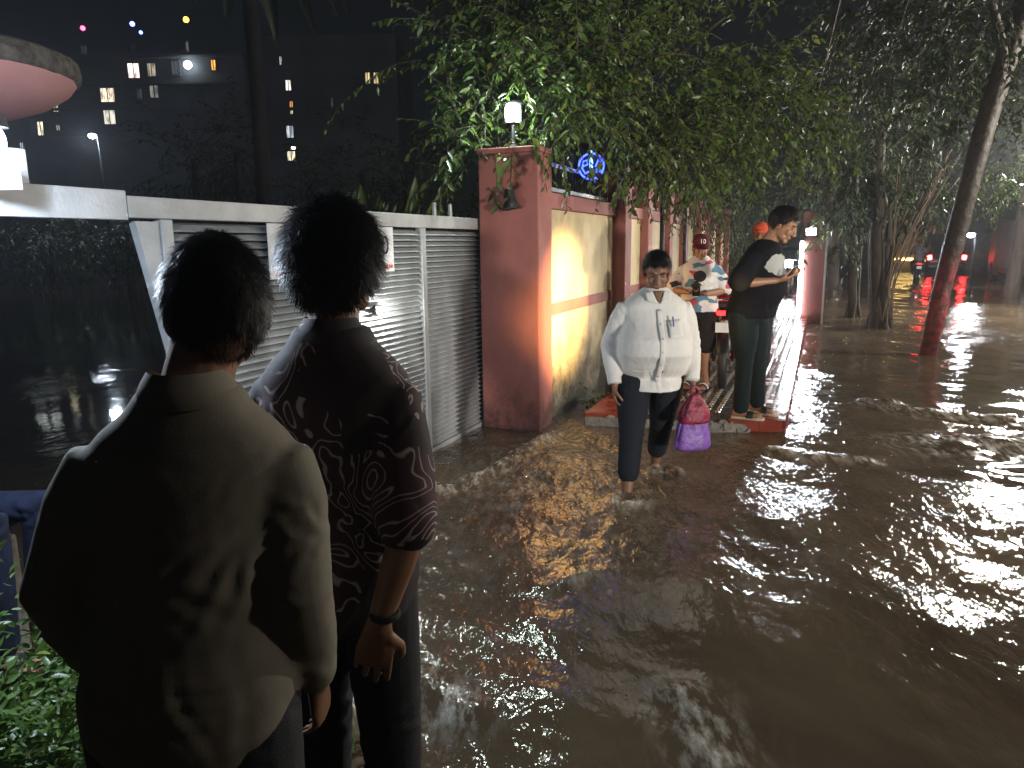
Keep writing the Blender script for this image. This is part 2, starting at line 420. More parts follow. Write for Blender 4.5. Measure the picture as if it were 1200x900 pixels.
# ------------------------------------------------------------------ gate, pillar, wall, footpath, building
def stained(name, col, stain, lo=0.35, hi=0.6, z0=None, z1=None, scale=3.0, rough=0.75, bump=0.25):
    """painted plaster with irregular stains; z0..z1: grime line near the ground (its own ragged shape)"""
    m, nt, b = nt_new(name); L = nt.links.new
    tc = nt.nodes.new('ShaderNodeTexCoord'); n = nt.nodes.new('ShaderNodeTexNoise'); n.inputs['Scale'].default_value = scale; n.inputs['Detail'].default_value = 9; n.inputs['Roughness'].default_value = 0.65
    mp = nt.nodes.new('ShaderNodeMapping'); mp.inputs['Scale'].default_value = (1, 1, 0.45); L(tc.outputs['Object'], mp.inputs['Vector']); L(mp.outputs['Vector'], n.inputs['Vector'])
    r = nt.nodes.new('ShaderNodeValToRGB'); r.color_ramp.elements[0].position = lo; r.color_ramp.elements[1].position = hi
    r.color_ramp.elements[0].color = rgba(tuple(c*0.60 for c in col)); r.color_ramp.elements[1].color = rgba(col); L(n.outputs['Fac'], r.inputs['Fac'])
    src = r.outputs['Color']
    if z0 is not None:
        sp = nt.nodes.new('ShaderNodeSeparateXYZ'); L(tc.outputs['Object'], sp.inputs[0])
        n2 = nt.nodes.new('ShaderNodeTexNoise'); n2.inputs['Scale'].default_value = 4.5; n2.inputs['Detail'].default_value = 10; n2.inputs['Roughness'].default_value = 0.72; L(tc.outputs['Object'], n2.inputs['Vector'])
        s = nt.nodes.new('ShaderNodeMath'); s.operation = 'MULTIPLY_ADD'; s.inputs[1].default_value = -1.5; L(n2.outputs['Fac'], s.inputs[0]); L(sp.outputs['Z'], s.inputs[2])
        mr = nt.nodes.new('ShaderNodeMapRange'); mr.inputs[1].default_value = z0-0.75; mr.inputs[2].default_value = z1-0.75; mr.inputs[3].default_value = 1; mr.inputs[4].default_value = 0; L(s.outputs[0], mr.inputs[0])
        mx = nt.nodes.new('ShaderNodeMix'); mx.data_type = 'RGBA'; L(mr.outputs[0], mx.inputs[0]); L(src, mx.inputs[6]); mx.inputs[7].default_value = rgba(stain); src = mx.outputs[2]
    L(src, b.inputs['Base Color']); b.inputs['Roughness'].default_value = rough
    n4 = nt.nodes.new('ShaderNodeTexNoise'); n4.inputs['Scale'].default_value = 45; n4.inputs['Detail'].default_value = 5; L(tc.outputs['Object'], n4.inputs['Vector'])
    bp = nt.nodes.new('ShaderNodeBump'); bp.inputs['Strength'].default_value = bump; bp.inputs['Distance'].default_value = 0.006; L(n4.outputs['Fac'], bp.inputs['Height']); L(bp.outputs['Normal'], b.inputs['Normal'])
    return m
M['red_plaster'] = stained('red_plaster', (0.36, 0.125, 0.105), (0.075, 0.03, 0.026), 0.25, 0.7, -0.02, 0.34, 2.6)
M['cream_plaster'] = stained('cream_plaster', (0.62, 0.50, 0.29), (0.05, 0.042, 0.025), 0.22, 0.62, 0.12, 0.95, 2.2, bump=0.4)
M['gate_paint'] = mat('grey_gate_paint', (0.48, 0.50, 0.52), 0.42, 0.25, var=0.35, vscale=7, bump=0.08, bscale=60, stretch=(1,1,0.4))
M['beam_paint'] = mat('pale_gate_paint', (0.50, 0.51, 0.52), 0.45, 0.1, var=0.3, vscale=5, bump=0.08, bscale=60)
M['concrete'] = mat('concrete', (0.24, 0.22, 0.19), 0.85, var=0.5, vscale=9, bump=0.8, bscale=30)
M['pink_plaster'] = mat('pink_plaster', (0.75, 0.36, 0.34), 0.6, var=0.18, vscale=3)
M['mossy'] = mat('mossy_concrete', (0.17, 0.145, 0.12), 0.9, var=0.6, vscale=22, bump=0.9, bscale=50)

GV = -0.60   # the gate's plane
gate = empty('sliding_gate', W(0, GV, 0), SR, 'long grey louvred metal gate standing open at its left end', 'gate')
def gbox(name, t0, t1, z0, z1, d=0.05, m='gate_paint', off=0.0, bev=0.004):
    return MB().box((off, (t0+t1)/2, (z0+z1)/2), (d, t1-t0, z1-z0)).build(name, M[m], gate, bevel=bev)
gbox('top_rail', -5.4, -3.56, 1.745, 1.87, 0.06, 'beam_paint')
gbox('top_rail', -3.555, 0.6, 1.755, 1.85, 0.055, 'beam_paint')
gbox('bottom_rail', -3.39, 0.6, -0.06, 0.03, 0.06)
for t in (-3.355, -2.2, -0.955, 0.2):
    gbox('stile', t-0.032, t+0.032, 0.03, 1.753, 0.056, 'beam_paint' if t < -3 else 'gate_paint', 0.004)
mb = MB(); mb.add([(-0.02, -3.39, 1.742), (-0.02, -3.52, 1.742), (-0.02, -3.39, 1.15), (0.02, -3.39, 1.742), (0.02, -3.52, 1.742), (0.02, -3.39, 1.15)],
                  [(0, 1, 2), (5, 4, 3), (0, 3, 4, 1), (1, 4, 5, 2), (2, 5, 3, 0)])
mb.build('gusset', M['beam_paint'], gate)
for (t0, t1) in ((-3.32, -2.235), (-2.165, -0.99), (-0.92, 0.165)):
    mb = MB(); z = 0.055
    while z < 1.735:
        rr = Matrix.Rotation(R(38+random.uniform(-1.5, 1.5)), 3, 'Y')
        mb.box((0.0, (t0+t1)/2, z), (0.052, t1-t0, 0.004), rr); z += 0.0405
    mb.build('louvre_panel', M['gate_paint'], gate)
    gbox('backing_sheet', t0, t1, 0.035, 1.745, 0.003, 'black_iron', -0.03, 0)
for t in (-0.72, -0.45):
    gbox('spike', t-0.02, t+0.02, 1.852, 1.95, 0.02)
# banner tied to the gate
bn = empty('banner', W(-2.07, GV+0.05, 1.60), SR, 'small white banner with black drawing tied on the grey gate', 'banner')
MB().box((0, 0, 0), (0.004, 1.28, 0.30)).build('cloth', mat('banner_cloth', (0.75, 0.75, 0.78), 0.6, var=0.1, vscale=4), bn)
mb = MB()
for (y0, z0, r0, k) in ((-0.50, 0.03, 0.045, 1.9), (-0.56, -0.02, 0.03, 2.4), (0.53, 0.03, 0.035, 2.0), (0.05, 0.0, 0.09, 1.1)):
    mb = MB(); mb.tube([(0.004, y0+r0*math.cos(a), z0+r0*k*math.sin(a)*0.8) for a in np.linspace(0.3, 6.9, 16)], [0.004+0.005*abs(math.sin(i*0.7)) for i in range(16)], 6)
    mb.build('drawing', M['black_iron'], bn)
mb = MB(); x = -0.60
while x < 0.6:
    w = random.uniform(0.02, 0.06); mb.box((0.003, x+w/2, -0.115+random.uniform(-.008, .008)), (0.003, w*0.8, random.uniform(0.015, 0.035))); x += w
mb.build('flower_border', mat('banner_red', (0.45, 0.10, 0.06), 0.6), bn)

# red gate pillar
pil = empty('gate_pillar', W(0, 0, 0), SR, 'tall square red plastered gate pillar beside the cream wall', 'pillar')
MB().box((-0.275, 0.17, 1.13), (0.55, 0.34, 2.50)).build('shaft', M['red_plaster'], pil, bevel=0.012)
MB().box((-0.275, 0.17, 2.402), (0.57, 0.36, 0.045)).build('cap', M['red_plaster'], pil, bevel=0.008)

# lantern on the pillar and the unlit bell lamp below it
LP = W(0.14, -0.28, 2.424)
lan = empty('pillar_lantern', LP, SR, 'glowing white lantern standing on the red gate pillar', 'lamp')
MB().lathe((0, 0, 0), [(0, 0), (0.055, 0), (0.055, 0.02), (0.018, 0.04), (0.018, 0.20), (0.06, 0.215), (0, 0.215)]).build('stand', M['black_iron'], lan, smooth=False)
MB().lathe((0, 0, 0.216), [(0.0, 0), (0.05, 0), (0.068, 0.05), (0.068, 0.12), (0.05, 0.15), (0.0, 0.15)]).build('globe', emit('lantern_glow', (0.86, 1.0, 0.95), 26), lan, smooth=True)
mb = MB()
for k in range(6):
    a = k*math.pi/3; mb.tube([(0.074*math.cos(a), 0.074*math.sin(a), 0.214), (0.074*math.cos(a), 0.074*math.sin(a), 0.37)], 0.005, 6)
mb.lathe((0, 0, 0.37), [(0.085, 0), (0.085, 0.01), (0.04, 0.05), (0.0, 0.06)]); mb.build('cage', M['black_iron'], lan)
bl = empty('bell_lamp', W(-0.01, -0.22, 1.98), SR, 'unlit black bell shaped lamp hanging on the red pillar', 'lamp')
MB().lathe((0, -0.07, 0), [(0, 0.10), (0.036, 0.10), (0.042, 0.085), (0.052, 0.0), (0.065, -0.035), (0.09, -0.06), (0.092, -0.068), (0.07, -0.06), (0.045, 0.0), (0, 0.03)], rot=Matrix.Rotation(R(-8), 3, 'Y')).build('shade', mat('black_enamel', (0.02, 0.02, 0.02), 0.35), bl, smooth=True)
MB().tube([(0, -0.07, 0.10), (0.0, -0.06, 0.19), (-0.01, -0.02, 0.28), (-0.02, -0.012, 0.36)], 0.006, 8).build('cord', M['black_iron'], bl, smooth=True)
MB().box((0.0, -0.03, 0.06), (0.02, 0.075, 0.02)).build('bracket', M['black_iron'], bl)

# boundary wall
wall = empty('boundary_wall', W(0, 0, 0), SR, 'cream panelled boundary wall with red posts and railing on top', 'wall')
def wbox(name, t0, t1, v0, v1, z0, z1, m, bev=0.006):
    return MB().box(((v0+v1)/2, (t0+t1)/2, (z0+z1)/2), (v1-v0, t1-t0, z1-z0)).build(name, M[m], wall, bevel=bev)
posts = [(2.62, 0.30), (4.05, 0.26), (5.60, 0.26), (7.05, 0.26), (8.6, 0.26), (10.2, 0.26), (11.8, 0.26), (13.4, 0.26)]
prev = 0.344
for i, (t, w) in enumerate(posts):
    wbox('panel', prev, t-0.003, -0.22, -0.05, -0.2, 1.93, 'cream_plaster')
    wbox('coping', prev, t-0.003, -0.24, -0.012, 1.932, 2.07, 'red_plaster')
    wbox('band', prev, t-0.003, -0.1, -0.040, 0.975, 1.085, 'red_plaster', 0.003)
    wbox('post', t, t+w, -0.26, 0.10 if i == 0 else 0.06, -0.2, 2.52 if i == 0 else 2.42, 'red_plaster', 0.01)
    rl = MB()
    for z in (2.12, 2.34): rl.box((-0.14, (prev+t)/2, z), (0.03, t-prev-0.02, 0.035))
    rl.build('railing_bar', M['gate_paint'], wall)
    rl = MB(); s = prev+0.06
    while s < t-0.05:
        rl.tube([(-0.165, s, 2.071), (-0.165, s, 2.62)], 0.009, 6); s += 0.085
    rl.build('railing', M['black_iron'], wall)
    prev = t+w+0.003
# two dark pipes in front of the wall, and a few hoops of wire
for k, (t, v, h) in enumerate(((4.75, 0.10, 2.5), (6.55, 0.12, 2.6))):
    o = MB().tube([(0, 0, -0.1), (0.01, 0.01, h*0.5), (0.0, 0, h)], 0.035 if k == 0 else 0.03, 10).build('steel_post', M['black_iron'], loc=W(t, v, 0), smooth=True)
    tag(o, ('nearer' if k == 0 else 'farther')+' thin black post standing in front of the cream wall', 'post', 'black posts along the wall')

# blue neon sign on the railing
ns = empty('neon_sign', tuple(at(693, 195, 7.75)), R(-102), 'small round blue neon sign fixed on the wall railing', 'sign')
NB = emit('blue_neon', (0.03, 0.06, 1.0), 9); NB2 = emit('pale_blue_neon', (0.12, 0.3, 1.0), 9)
ring = [(0.012, 0.125*math.cos(a), 0.125*math.sin(a)) for a in np.linspace(R(-35), R(295), 30)]
MB().tube(ring, 0.009, 8).build('ring', NB, ns, smooth=True)
lt = MB()
lt.tube([(0.014, -0.085, 0.0), (0.014, -0.035, 0.02), (0.014, -0.045, 0.06), (0.014, -0.08, 0.05), (0.014, -0.09, -0.02), (0.014, -0.06, -0.07), (0.014, -0.025, -0.05)], 0.008, 8)
lt.tube([(0.014, 0.10, 0.03), (0.014, 0.07, 0.06), (0.014, 0.045, 0.0), (0.014, 0.055, -0.06), (0.014, 0.09, -0.05), (0.014, 0.10, -0.02)], 0.008, 8)
lt.build('lettering', NB, ns, smooth=True)
MB().tube([(0.016, -0.005, 0.15), (0.016, 0.0, 0.03), (0.016, 0.0, -0.09)], [0.011, 0.017, 0.012], 8).build('centre_stroke', NB2, ns, smooth=True)
MB().lathe((0, 0, 0), [(0, -0.012), (0.14, -0.012), (0.14, -0.004), (0, -0.004)], axis='X', seg=28).build('backing', M['black_iron'], ns)

# raised footpath
def tile_material():
    m, nt, b = nt_new('wet_red_tiles'); L = nt.links.new
    tc = nt.nodes.new('ShaderNodeTexCoord'); sp = nt.nodes.new('ShaderNodeSeparateXYZ'); L(tc.outputs['Object'], sp.inputs[0])
    br = nt.nodes.new('ShaderNodeTexBrick'); br.offset = 0; br.inputs['Scale'].default_value = 1.0; br.inputs['Brick Width'].default_value = 0.3; br.inputs['Row Height'].default_value = 0.3; br.inputs['Mortar Size'].default_value = 0.004
    br.inputs['Color1'].default_value = (0.30, 0.055, 0.032, 1); br.inputs['Color2'].default_value = (0.22, 0.045, 0.03, 1); br.inputs['Mortar'].default_value = (0.12, 0.03, 0.025, 1)
    L(tc.outputs['Object'], br.inputs['Vector'])
    n = nt.nodes.new('ShaderNodeTexNoise'); n.inputs['Scale'].default_value = 5; n.inputs['Detail'].default_value = 8; L(tc.outputs['Object'], n.inputs['Vector'])
    # a strip of dark cement tiles along the middle
    c1 = nt.nodes.new('ShaderNodeMath'); c1.operation = 'GREATER_THAN'; c1.inputs[1].default_value = 0.80; L(sp.outputs['X'], c1.inputs[0])
    c2 = nt.nodes.new('ShaderNodeMath'); c2.operation = 'LESS_THAN'; c2.inputs[1].default_value = 1.55; L(sp.outputs['X'], c2.inputs[0])
    c3 = nt.nodes.new('ShaderNodeMath'); c3.operation = 'MULTIPLY'; L(c1.outputs[0], c3.inputs[0]); L(c2.outputs[0], c3.inputs[1])
    mx = nt.nodes.new('ShaderNodeMix'); mx.data_type = 'RGBA'; L(c3.outputs[0], mx.inputs[0]); L(br.outputs['Color'], mx.inputs[6]); mx.inputs[7].default_value = (0.045, 0.042, 0.04, 1)
    mx2 = nt.nodes.new('ShaderNodeMix'); mx2.data_type = 'RGBA'; mx2.blend_type = 'MULTIPLY'; mx2.inputs[0].default_value = 0.5; L(mx.outputs[2], mx2.inputs[6]); L(n.outputs['Color'], mx2.inputs[7])
    L(mx2.outputs[2], b.inputs['Base Color'])
    mr = nt.nodes.new('ShaderNodeMapRange'); mr.inputs[1].default_value = 0.35; mr.inputs[2].default_value = 0.65; mr.inputs[3].default_value = 0.10; mr.inputs[4].default_value = 0.38; L(n.outputs['Fac'], mr.inputs[0]); L(mr.outputs[0], b.inputs['Roughness'])
    bp = nt.nodes.new('ShaderNodeBump'); bp.inputs['Strength'].default_value = 0.25; bp.inputs['Distance'].default_value = 0.01; L(n.outputs['Fac'], bp.inputs['Height']); L(bp.outputs['Normal'], b.inputs['Normal'])
    return m
M['tiles'] = tile_material()
fp = empty('footpath', W(0, 0, 0), SR); tag(fp, 'raised red tiled footpath along the cream wall', 'footpath', kind='structure')
mb = MB(); ft = lambda v: 0.36+0.14*(v-0.3)   # slanting front edge
mb.add([(0.3, ft(0.3), -0.15), (2.02, ft(2.02), -0.15), (2.02, 30, -0.15), (0.3, 30, -0.15), (0.3, ft(0.3), 0.118), (2.02, ft(2.02), 0.118), (2.02, 30, 0.118), (0.3, 30, 0.118)],
       [(0, 1, 5, 4), (1, 2, 6, 5), (2, 3, 7, 6), (3, 0, 4, 7), (4, 5, 6, 7), (3, 2, 1, 0)])
mb.build('paving', M['tiles'], fp, bevel=0.01)
mb = MB()   # rough concrete and stones of the broken front edge
for i in range(70):
    v = random.uniform(0.32, 1.75); z = random.uniform(-0.04, 0.085); r = random.uniform(0.015, 0.04)
    mb.ball((v, ft(v)-0.012, z), (r*1.4, r*0.8, r*0.8), Matrix.Rotation(random.uniform(0, 3), 3, 'Z'), 8, 6)
mb.box((1.0, ft(1.0)-0.012, 0.02), (1.38, 0.05, 0.12), Matrix.Rotation(math.atan(0.14), 3, 'Z'))
me = mb.mesh('broken_edge'); wrinkle(me, 0.01, 25, seed=3); link('broken_edge', me, M['concrete'], fp)
mb = MB()
for (v0, v1) in ((0.86, 1.50), (1.60, 1.98)):
    v = v0
    while v < v1:
        t = 0.75
        while t < 10:
            if not (t < 1.1 and v < 1.3): mb.lathe((v, t, 0.1185), [(0.026, 0), (0.018, 0.010), (0.0, 0.012)], seg=7)
            t += 0.105
        v += 0.095
mb.build('tactile_studs', mat('stud_tiles', (0.30, 0.27, 0.25), 0.12, var=0.3, vscale=12), fp)

# pillar on the footpath edge with two floodlights
pp = empty('concrete_pillar', W(10.2, 2.06, -0.05), SR, 'reddish square pillar with its lit edge put in white at the far end of the footpath', 'pillar')
MB().box((0, 0, 1.12), (0.44, 0.44, 2.24)).build('shaft', M['red_plaster'], pp, bevel=0.01)
MB().box((0.235, -0.20, 1.12), (0.04, 0.05, 2.22)).build('lit_edge', M['white_paint'], pp)  # white strip stands in for the light catching this edge
for k, (px, py) in enumerate(((937, 275),)):
    p = W(9.90, 2.0, 1.80)
    fl = empty('floodlight', p, SR, 'bright white floodlight fixed on the reddish pillar', 'lamp')
    MB().box((0, 0.03, 0), (0.20, 0.05, 0.15)).build('housing', M['dark_metal'], fl, bevel=0.008)
    MB().box((0, 0.002, 0), (0.17, 0.005, 0.12)).build('lens', emit('flood_glow', (0.85, 0.92, 1.0), 700), fl)

tl = empty('tube_light', W(9.955, 1.85, 0.10), SR, 'white glowing column added for a reflected light streak by the reddish pillar', 'lamp')
MB().rtube([(0, 0, .05), (0, 0, 1.50)], [.035, .035], 10).build('tube', emit('tube_light_glow', (.85, .92, 1), 45), tl, smooth=True)  # glowing column stands in for a light streak mirrored in wet paving
for z_ in (.03, 1.54): MB().box((0, 0.02, z_), (.08, .08, .05)).build('end_cap', M['dark_metal'], tl, bevel=.006)
# gatehouse canopy, its pier, lamp and signboard at the left
CP = at(-92, 78, 3.6)
can = empty('concrete_canopy', (CP.x, CP.y, CP.z), R(8), 'pink concrete canopy with mossy rough rim over the gate', 'canopy')
mb = MB(); vs = []; fs = []; n = 28
prof = [(0.0, -0.20), (0.28, -0.17), (0.44, -0.11), (0.55, -0.035), (0.585, 0.015)]
MB().lathe((-0.1, 0.35, 0.02), prof, seg=40).build('soffit', M['pink_plaster'], can, smooth=True)
me = MB().lathe((-0.1, 0.35, 0.02), [(0.58, 0.014), (0.60, 0.02), (0.61, 0.05), (0.60, 0.11), (0.56, 0.13), (0.0, 0.16)], seg=60).mesh('rim'); wrinkle(me, 0.012, 14, seed=8); link('rim', me, M['mossy'], can, smooth=True)
gp = empty('junction_box', tuple(at(14, 196, 2.86)), SR, 'white junction box standing on the gate beam under the pink canopy', 'box')
MB().box((-0.02, 0, -0.03), (0.075, 0.10, 0.20)).build('case', M['white_paint'], gp, bevel=0.006)
sb = empty('signboard', tuple(at(-8, 208, 2.62)), R(-6), 'small blank white signboard in front of the junction box', 'sign')
MB().box((0, 0, 0), (0.20, 0.015, 0.085)).build('board', M['white_paint'], sb, bevel=0.003)
MB().box((0, 0.009, 0.0), (0.18, 0.003, 0.07)).build('back', M['dark_metal'], sb)
GLP = at(-9, 166, 2.25)
gl = empty('gate_light', tuple(GLP), 0, 'bright bluish white lamp at the left end of the gate', 'lamp')
MB().ball((0, 0, 0), (0.035, 0.035, 0.05)).build('bulb', emit('gate_light_glow', (0.72, 0.85, 1.0), 120), gl, smooth=True)
MB().lathe((0, 0, 0), [(0, 0.075), (0.04, 0.075), (0.045, 0.04), (0.0, 0.045)]).build('holder', M['dark_metal'], gl)
MB().tube([(0, 0, .07), (-.10, .06, .10), (-.30, .25, .06), (-.36, .5, -.1)], .012, 8).build('arm', M['dark_metal'], gl, smooth=True)

# apartment building across the flooded yard
BY = 62.0
def bt(px, py): return at(px, py, BY)
bd = empty('apartment_building', tuple(Vector((bt(170, 200).x, BY, 0))), 0, 'tall dark apartment block with a few lit windows across the water', 'building')
bo = Vector(bd.location)
M['facade'] = mat('dim_facade', (0.11, 0.115, 0.145), 0.9, var=0.35, vscale=0.35)
def bblock(name, x0, x1, ytop, depth, m='facade', dy=0.0, ybot=None):
    a = bt(x0, ytop)-bo; c = bt(x1, ytop)-bo; zb = -1 if ybot is None else bt(x0, ybot).z
    return MB().box(((a.x+c.x)/2, depth/2+dy, (a.z+zb)/2), (c.x-a.x, depth, a.z-zb)).build(name, M[m], bd)
bblock('main_block', 64, 285, 62, 10); bblock('side_block', -160, 63.5, 96, 8, dy=1.0); bblock('tower_block', 286, 462, 40, 10, dy=0.5)
bblock('roof_tank', 140, 166, 52, 3, dy=2, ybot=61.5); bblock('roof_tank', 195, 212, 50, 3, dy=2, ybot=61.5)
for yy in (70, 101, 130, 160):
    bblock('floor_ledge', 64, 285, yy-3, 0.25, dy=-0.26, ybot=yy)
WIN = [(149,74,165,92,(1,.78,.72),1.1),(172,74,184,90,(1,.85,.6),.28),(247,70,254,83,(1,.45,.08),1.0),(117,103,136,120,(1,.82,.6),.9),(121,129,137,146,(.95,.9,.75),.55),
       (175,100,187,115,(.9,.85,.8),.16),(155,52,158,62,(.8,.85,1),.2),(218,49,222,61,(.8,.9,1),.35),(-14,117,2,133,(.9,1,.95),.9),(3,117,18,133,(.9,1,.95),1.0),(22,117,26,127,(.8,.9,1),.5),(32,116,42,127,(.9,.9,1),.35),
       (53,119,61,129,(1,.85,.6),.45),(34,140,44,157,(1,.9,.6),1.0),(57,144,63,151,(1,.85,.6),.25),(22,140,26,152,(.8,.9,1),.3),(14,165,20,178,(.85,.95,1),.8),
       (332,92,340,105,(1,.95,.85),.9),(337,117,342,125,(1,.4,.1),.6),(338,128,342,133,(1,.9,.6),.9),(333,146,343,161,(.8,.9,1),.5),(334,176,345,188,(1,.9,.6),.8),(325,64,329,75,(.9,.95,1),.8),
       (386,113,389,125,(.9,.95,1),.25),(426,83,433,97,(1,.75,.4),.6),(436,83,443,97,(1,.75,.4),.4),(63,108,72,118,(.6,.65,.8),.06),(201,72,212,88,(.6,.65,.8),.06),(160,104,168,116,(.6,.65,.8),.04),(95,54,103,64,(.6,.65,.8),.04)]
def winmat(i, c, s):
    m, nt, b = nt_new('lit_window'); L = nt.links.new
    tc = nt.nodes.new('ShaderNodeTexCoord'); n = nt.nodes.new('ShaderNodeTexNoise'); n.inputs['Scale'].default_value = 2.3+(i % 4)*0.7; n.inputs['Detail'].default_value = 2; L(tc.outputs['Object'], n.inputs['Vector'])
    mp = nt.nodes.new('ShaderNodeMapping'); mp.inputs['Scale'].default_value = (1.6, 1, 0.5); mp.inputs['Location'].default_value = (i*3.1, 0, i*1.7); L(tc.outputs['Object'], mp.inputs[0]); L(mp.outputs[0], n.inputs['Vector'])
    r = nt.nodes.new('ShaderNodeMapRange'); r.inputs[1].default_value = 0.35; r.inputs[2].default_value = 0.6; r.inputs[3].default_value = s*0.45; r.inputs[4].default_value = s*2.1; L(n.outputs['Fac'], r.inputs[0]); L(r.outputs[0], b.inputs['Emission Strength'])
    b.inputs['Emission Color'].default_value = rgba(c); b.inputs['Base Color'].default_value = (0.05, 0.05, 0.05, 1); m.cycles.emission_sampling = 'NONE'; return m
for i, (x0, y0, x1, y1, c, s) in enumerate(WIN):
    a = bt(x0, y0)-bo; e = bt(x1, y1)-bo
    dy = 1.0 if x1 < 64 else (0.5 if x0 > 286 else 0.0)
    cx, cz, w, h = (a.x+e.x)/2, (a.z+e.z)/2, e.x-a.x, a.z-e.z
    fr = MB(); q = 0.07
    for (ox, oz, ww, hh) in ((-w/2, 0, q, h+q), (w/2, 0, q, h+q), (0, -h/2, w-q, q), (0, h/2, w-q, q), (0, 0, q*0.7, h-q)): fr.box((cx+ox, dy-0.06, cz+oz), (ww, 0.1, hh))
    f = fr.build('window', M['facade'], bd)
    MB().box((cx, dy-0.03, cz), (w-0.04, 0.04, h-0.04)).build('pane', winmat(i, c, s), f)
def glow_light(name, px, py, Y, col, s, r, label, group=None):
    p = at(px, py, Y); o = empty(name, tuple(p), 0, label, 'lamp', group)
    MB().ball((0, 0, 0), r).build('bulb', emit(name+'_glow', col, s), o, smooth=True)
    MB().box((0, r*0.6+0.15, -r*0.2), (r*0.5, 0.3, r*0.5)).build('bracket', M['dark_metal'], o)
    return o
glow_light('roof_light', 97, 33, 62, (1, .03, .08), 22, 0.17, 'red light on the roof edge of the apartment block', 'roof lights of the apartment block')
glow_light('roof_light', 155, 28, 62, (.08, .1, 1), 22, 0.18, 'brighter and upper blue light on the apartment block roof', 'roof lights of the apartment block')
glow_light('roof_light', 165, 38, 61.5, (.1, .15, 1), 14, 0.13, 'small blue light just below the brighter blue roof light', 'roof lights of the apartment block')
glow_light('roof_light', 218, 23, 62, (1, .45, .02), 22, 0.2, 'orange light on the roof of the apartment block', 'roof lights of the apartment block')
glow_light('wall_light', 220, 76, 61.4, (.85, 1, .95), 22, 0.30, 'dazzling white light on an apartment balcony wall', None)
def street_light(px, py, Y, label, s=60, col=(.75, .88, 1.0), h=None, r=0.16):
    p = at(px, py, Y); o = empty('street_light', (p.x, p.y, 0), 0, label, 'street lamp')
    MB().tube([(0.25, 0.12, -0.2), (0.22, 0.1, p.z*0.8), (0.18, 0.08, p.z+0.1), (0.0, 0, p.z+0.12)], [0.06, 0.05, 0.04, 0.03], 8).build('pole', M['dark_metal'], o, smooth=True)
    MB().ball((0, 0, p.z+0.02), (r, r, r*0.7)).build('bulb', emit('street_light_glow', col, s), o, smooth=True)
    MB().lathe((0, 0, p.z+0.02), [(0, r*1.2), (r*1.2, r*0.6), (r*1.25, r*0.5), (0, r*0.7)]).build('hood', M['dark_metal'], o)
    return o
street_light(108, 160, 34, 'white street lamp standing beyond the flooded yard', 90, r=0.15)
street_light(344, 174, 40, 'small white lamp near the water behind the trees', 40, r=0.10)
# ------------------------------------------------------------------ trees and plants
M['bark'] = mat('bark', (0.055, 0.041, 0.032), 0.85, var=0.55, vscale=14, bump=1.0, bscale=35, stretch=(1, 1, 0.25))
M['bark_red'] = None
M['leaf'] = leafmat('leaf_green', (0.034, 0.066, 0.014), (0.090, 0.145, 0.030))
M['leaf_dark'] = leafmat('leaf_dark_green', (0.018, 0.034, 0.012), (0.045, 0.075, 0.022), 0.55, 0.15)
M['leaf_bright'] = leafmat('leaf_fresh_green', (0.045, 0.10, 0.018), (0.11, 0.20, 0.035), 0.4, 0.3)
M['stem'] = mat('green_stem', (0.08, 0.10, 0.03), 0.7)

def leaf_mesh(name, base, d, nrm, L, wr=0.36):
    """arrays: base points, directions, normals, lengths -> one mesh of folded, drooping leaves"""
    N = len(base); d = d/np.linalg.norm(d, axis=1)[:, None]
    s = np.cross(d, nrm); s /= (np.linalg.norm(s, axis=1)[:, None]+1e-9); n = np.cross(s, d)
    L = L[:, None]; w = L*wr*0.5
    v = np.empty((N, 7, 3))
    v[:, 0] = base; v[:, 1] = base+d*L*0.35-s*w+n*L*0.03; v[:, 2] = base+d*L*0.40-n*L*0.05; v[:, 3] = base+d*L*0.35+s*w+n*L*0.03
    v[:, 4] = base+d*L*0.72-s*w*0.62-n*L*0.03; v[:, 5] = base+d*L*0.72+s*w*0.62-n*L*0.03; v[:, 6] = base+d*L-n*L*0.16
    b = (np.arange(N)*7)[:, None]
    f = np.concatenate([b+np.array([[0, 2, 1, 1]]), b+np.array([[0, 3, 2, 2]])]) if False else None
    faces = []
    tri = np.concatenate([b+np.array([0, 2, 1]), b+np.array([0, 3, 2]), b+np.array([4, 6, 5])], 0)
    quad = np.concatenate([b+np.array([1, 2, 6, 4]), b+np.array([2, 3, 5, 6])], 0)
    tri = tri[:2*N]
    me = bpy.data.meshes.new(name); me.from_pydata(v.reshape(-1, 3).tolist(), [], tri.tolist()+quad.tolist()); me.update(); me.shade_smooth()
    return me
def sprays(starts, dirs, lens, step=0.035, leaf=0.075, droop=0.5, seed=0, lw=0.36, hang=0.55):
    """twigs with alternate leaves. returns leaf arrays and twig polylines"""
    r = np.random.default_rng(seed); B = []; D = []; Nn = []; Ls = []; tw = []
    for p, d, ln in zip(starts, dirs, lens):
        p = np.array(p, float); d = np.array(d, float); d /= np.linalg.norm(d); n = max(3, int(ln/step)); pts = [p.copy()]
        for i in range(n):
            d = d+np.array([0, 0, -droop*step*2.0])+r.normal(0, 0.05, 3); d /= np.linalg.norm(d); p = p+d*step; pts.append(p.copy())
            side = np.cross(d, [0, 0, 1.0]); ns = np.linalg.norm(side); side = side/ns if ns > 1e-3 else np.array([1.0, 0, 0])
            sg = 1 if i % 2 else -1
            a = d*0.55+side*sg*(0.7+0.3*r.random())+np.array([0, 0, -hang*(0.4+r.random())])+r.normal(0, 0.25, 3)
            B.append(p.copy()); D.append(a); Nn.append(np.array([0, 0, 1.0])+r.normal(0, 0.45, 3)); Ls.append(leaf*(0.42+0.95*r.random())*(1-0.4*i/n))
        tw.append(pts)
    return np.array(B), np.array(D), np.array(Nn), np.array(Ls), tw
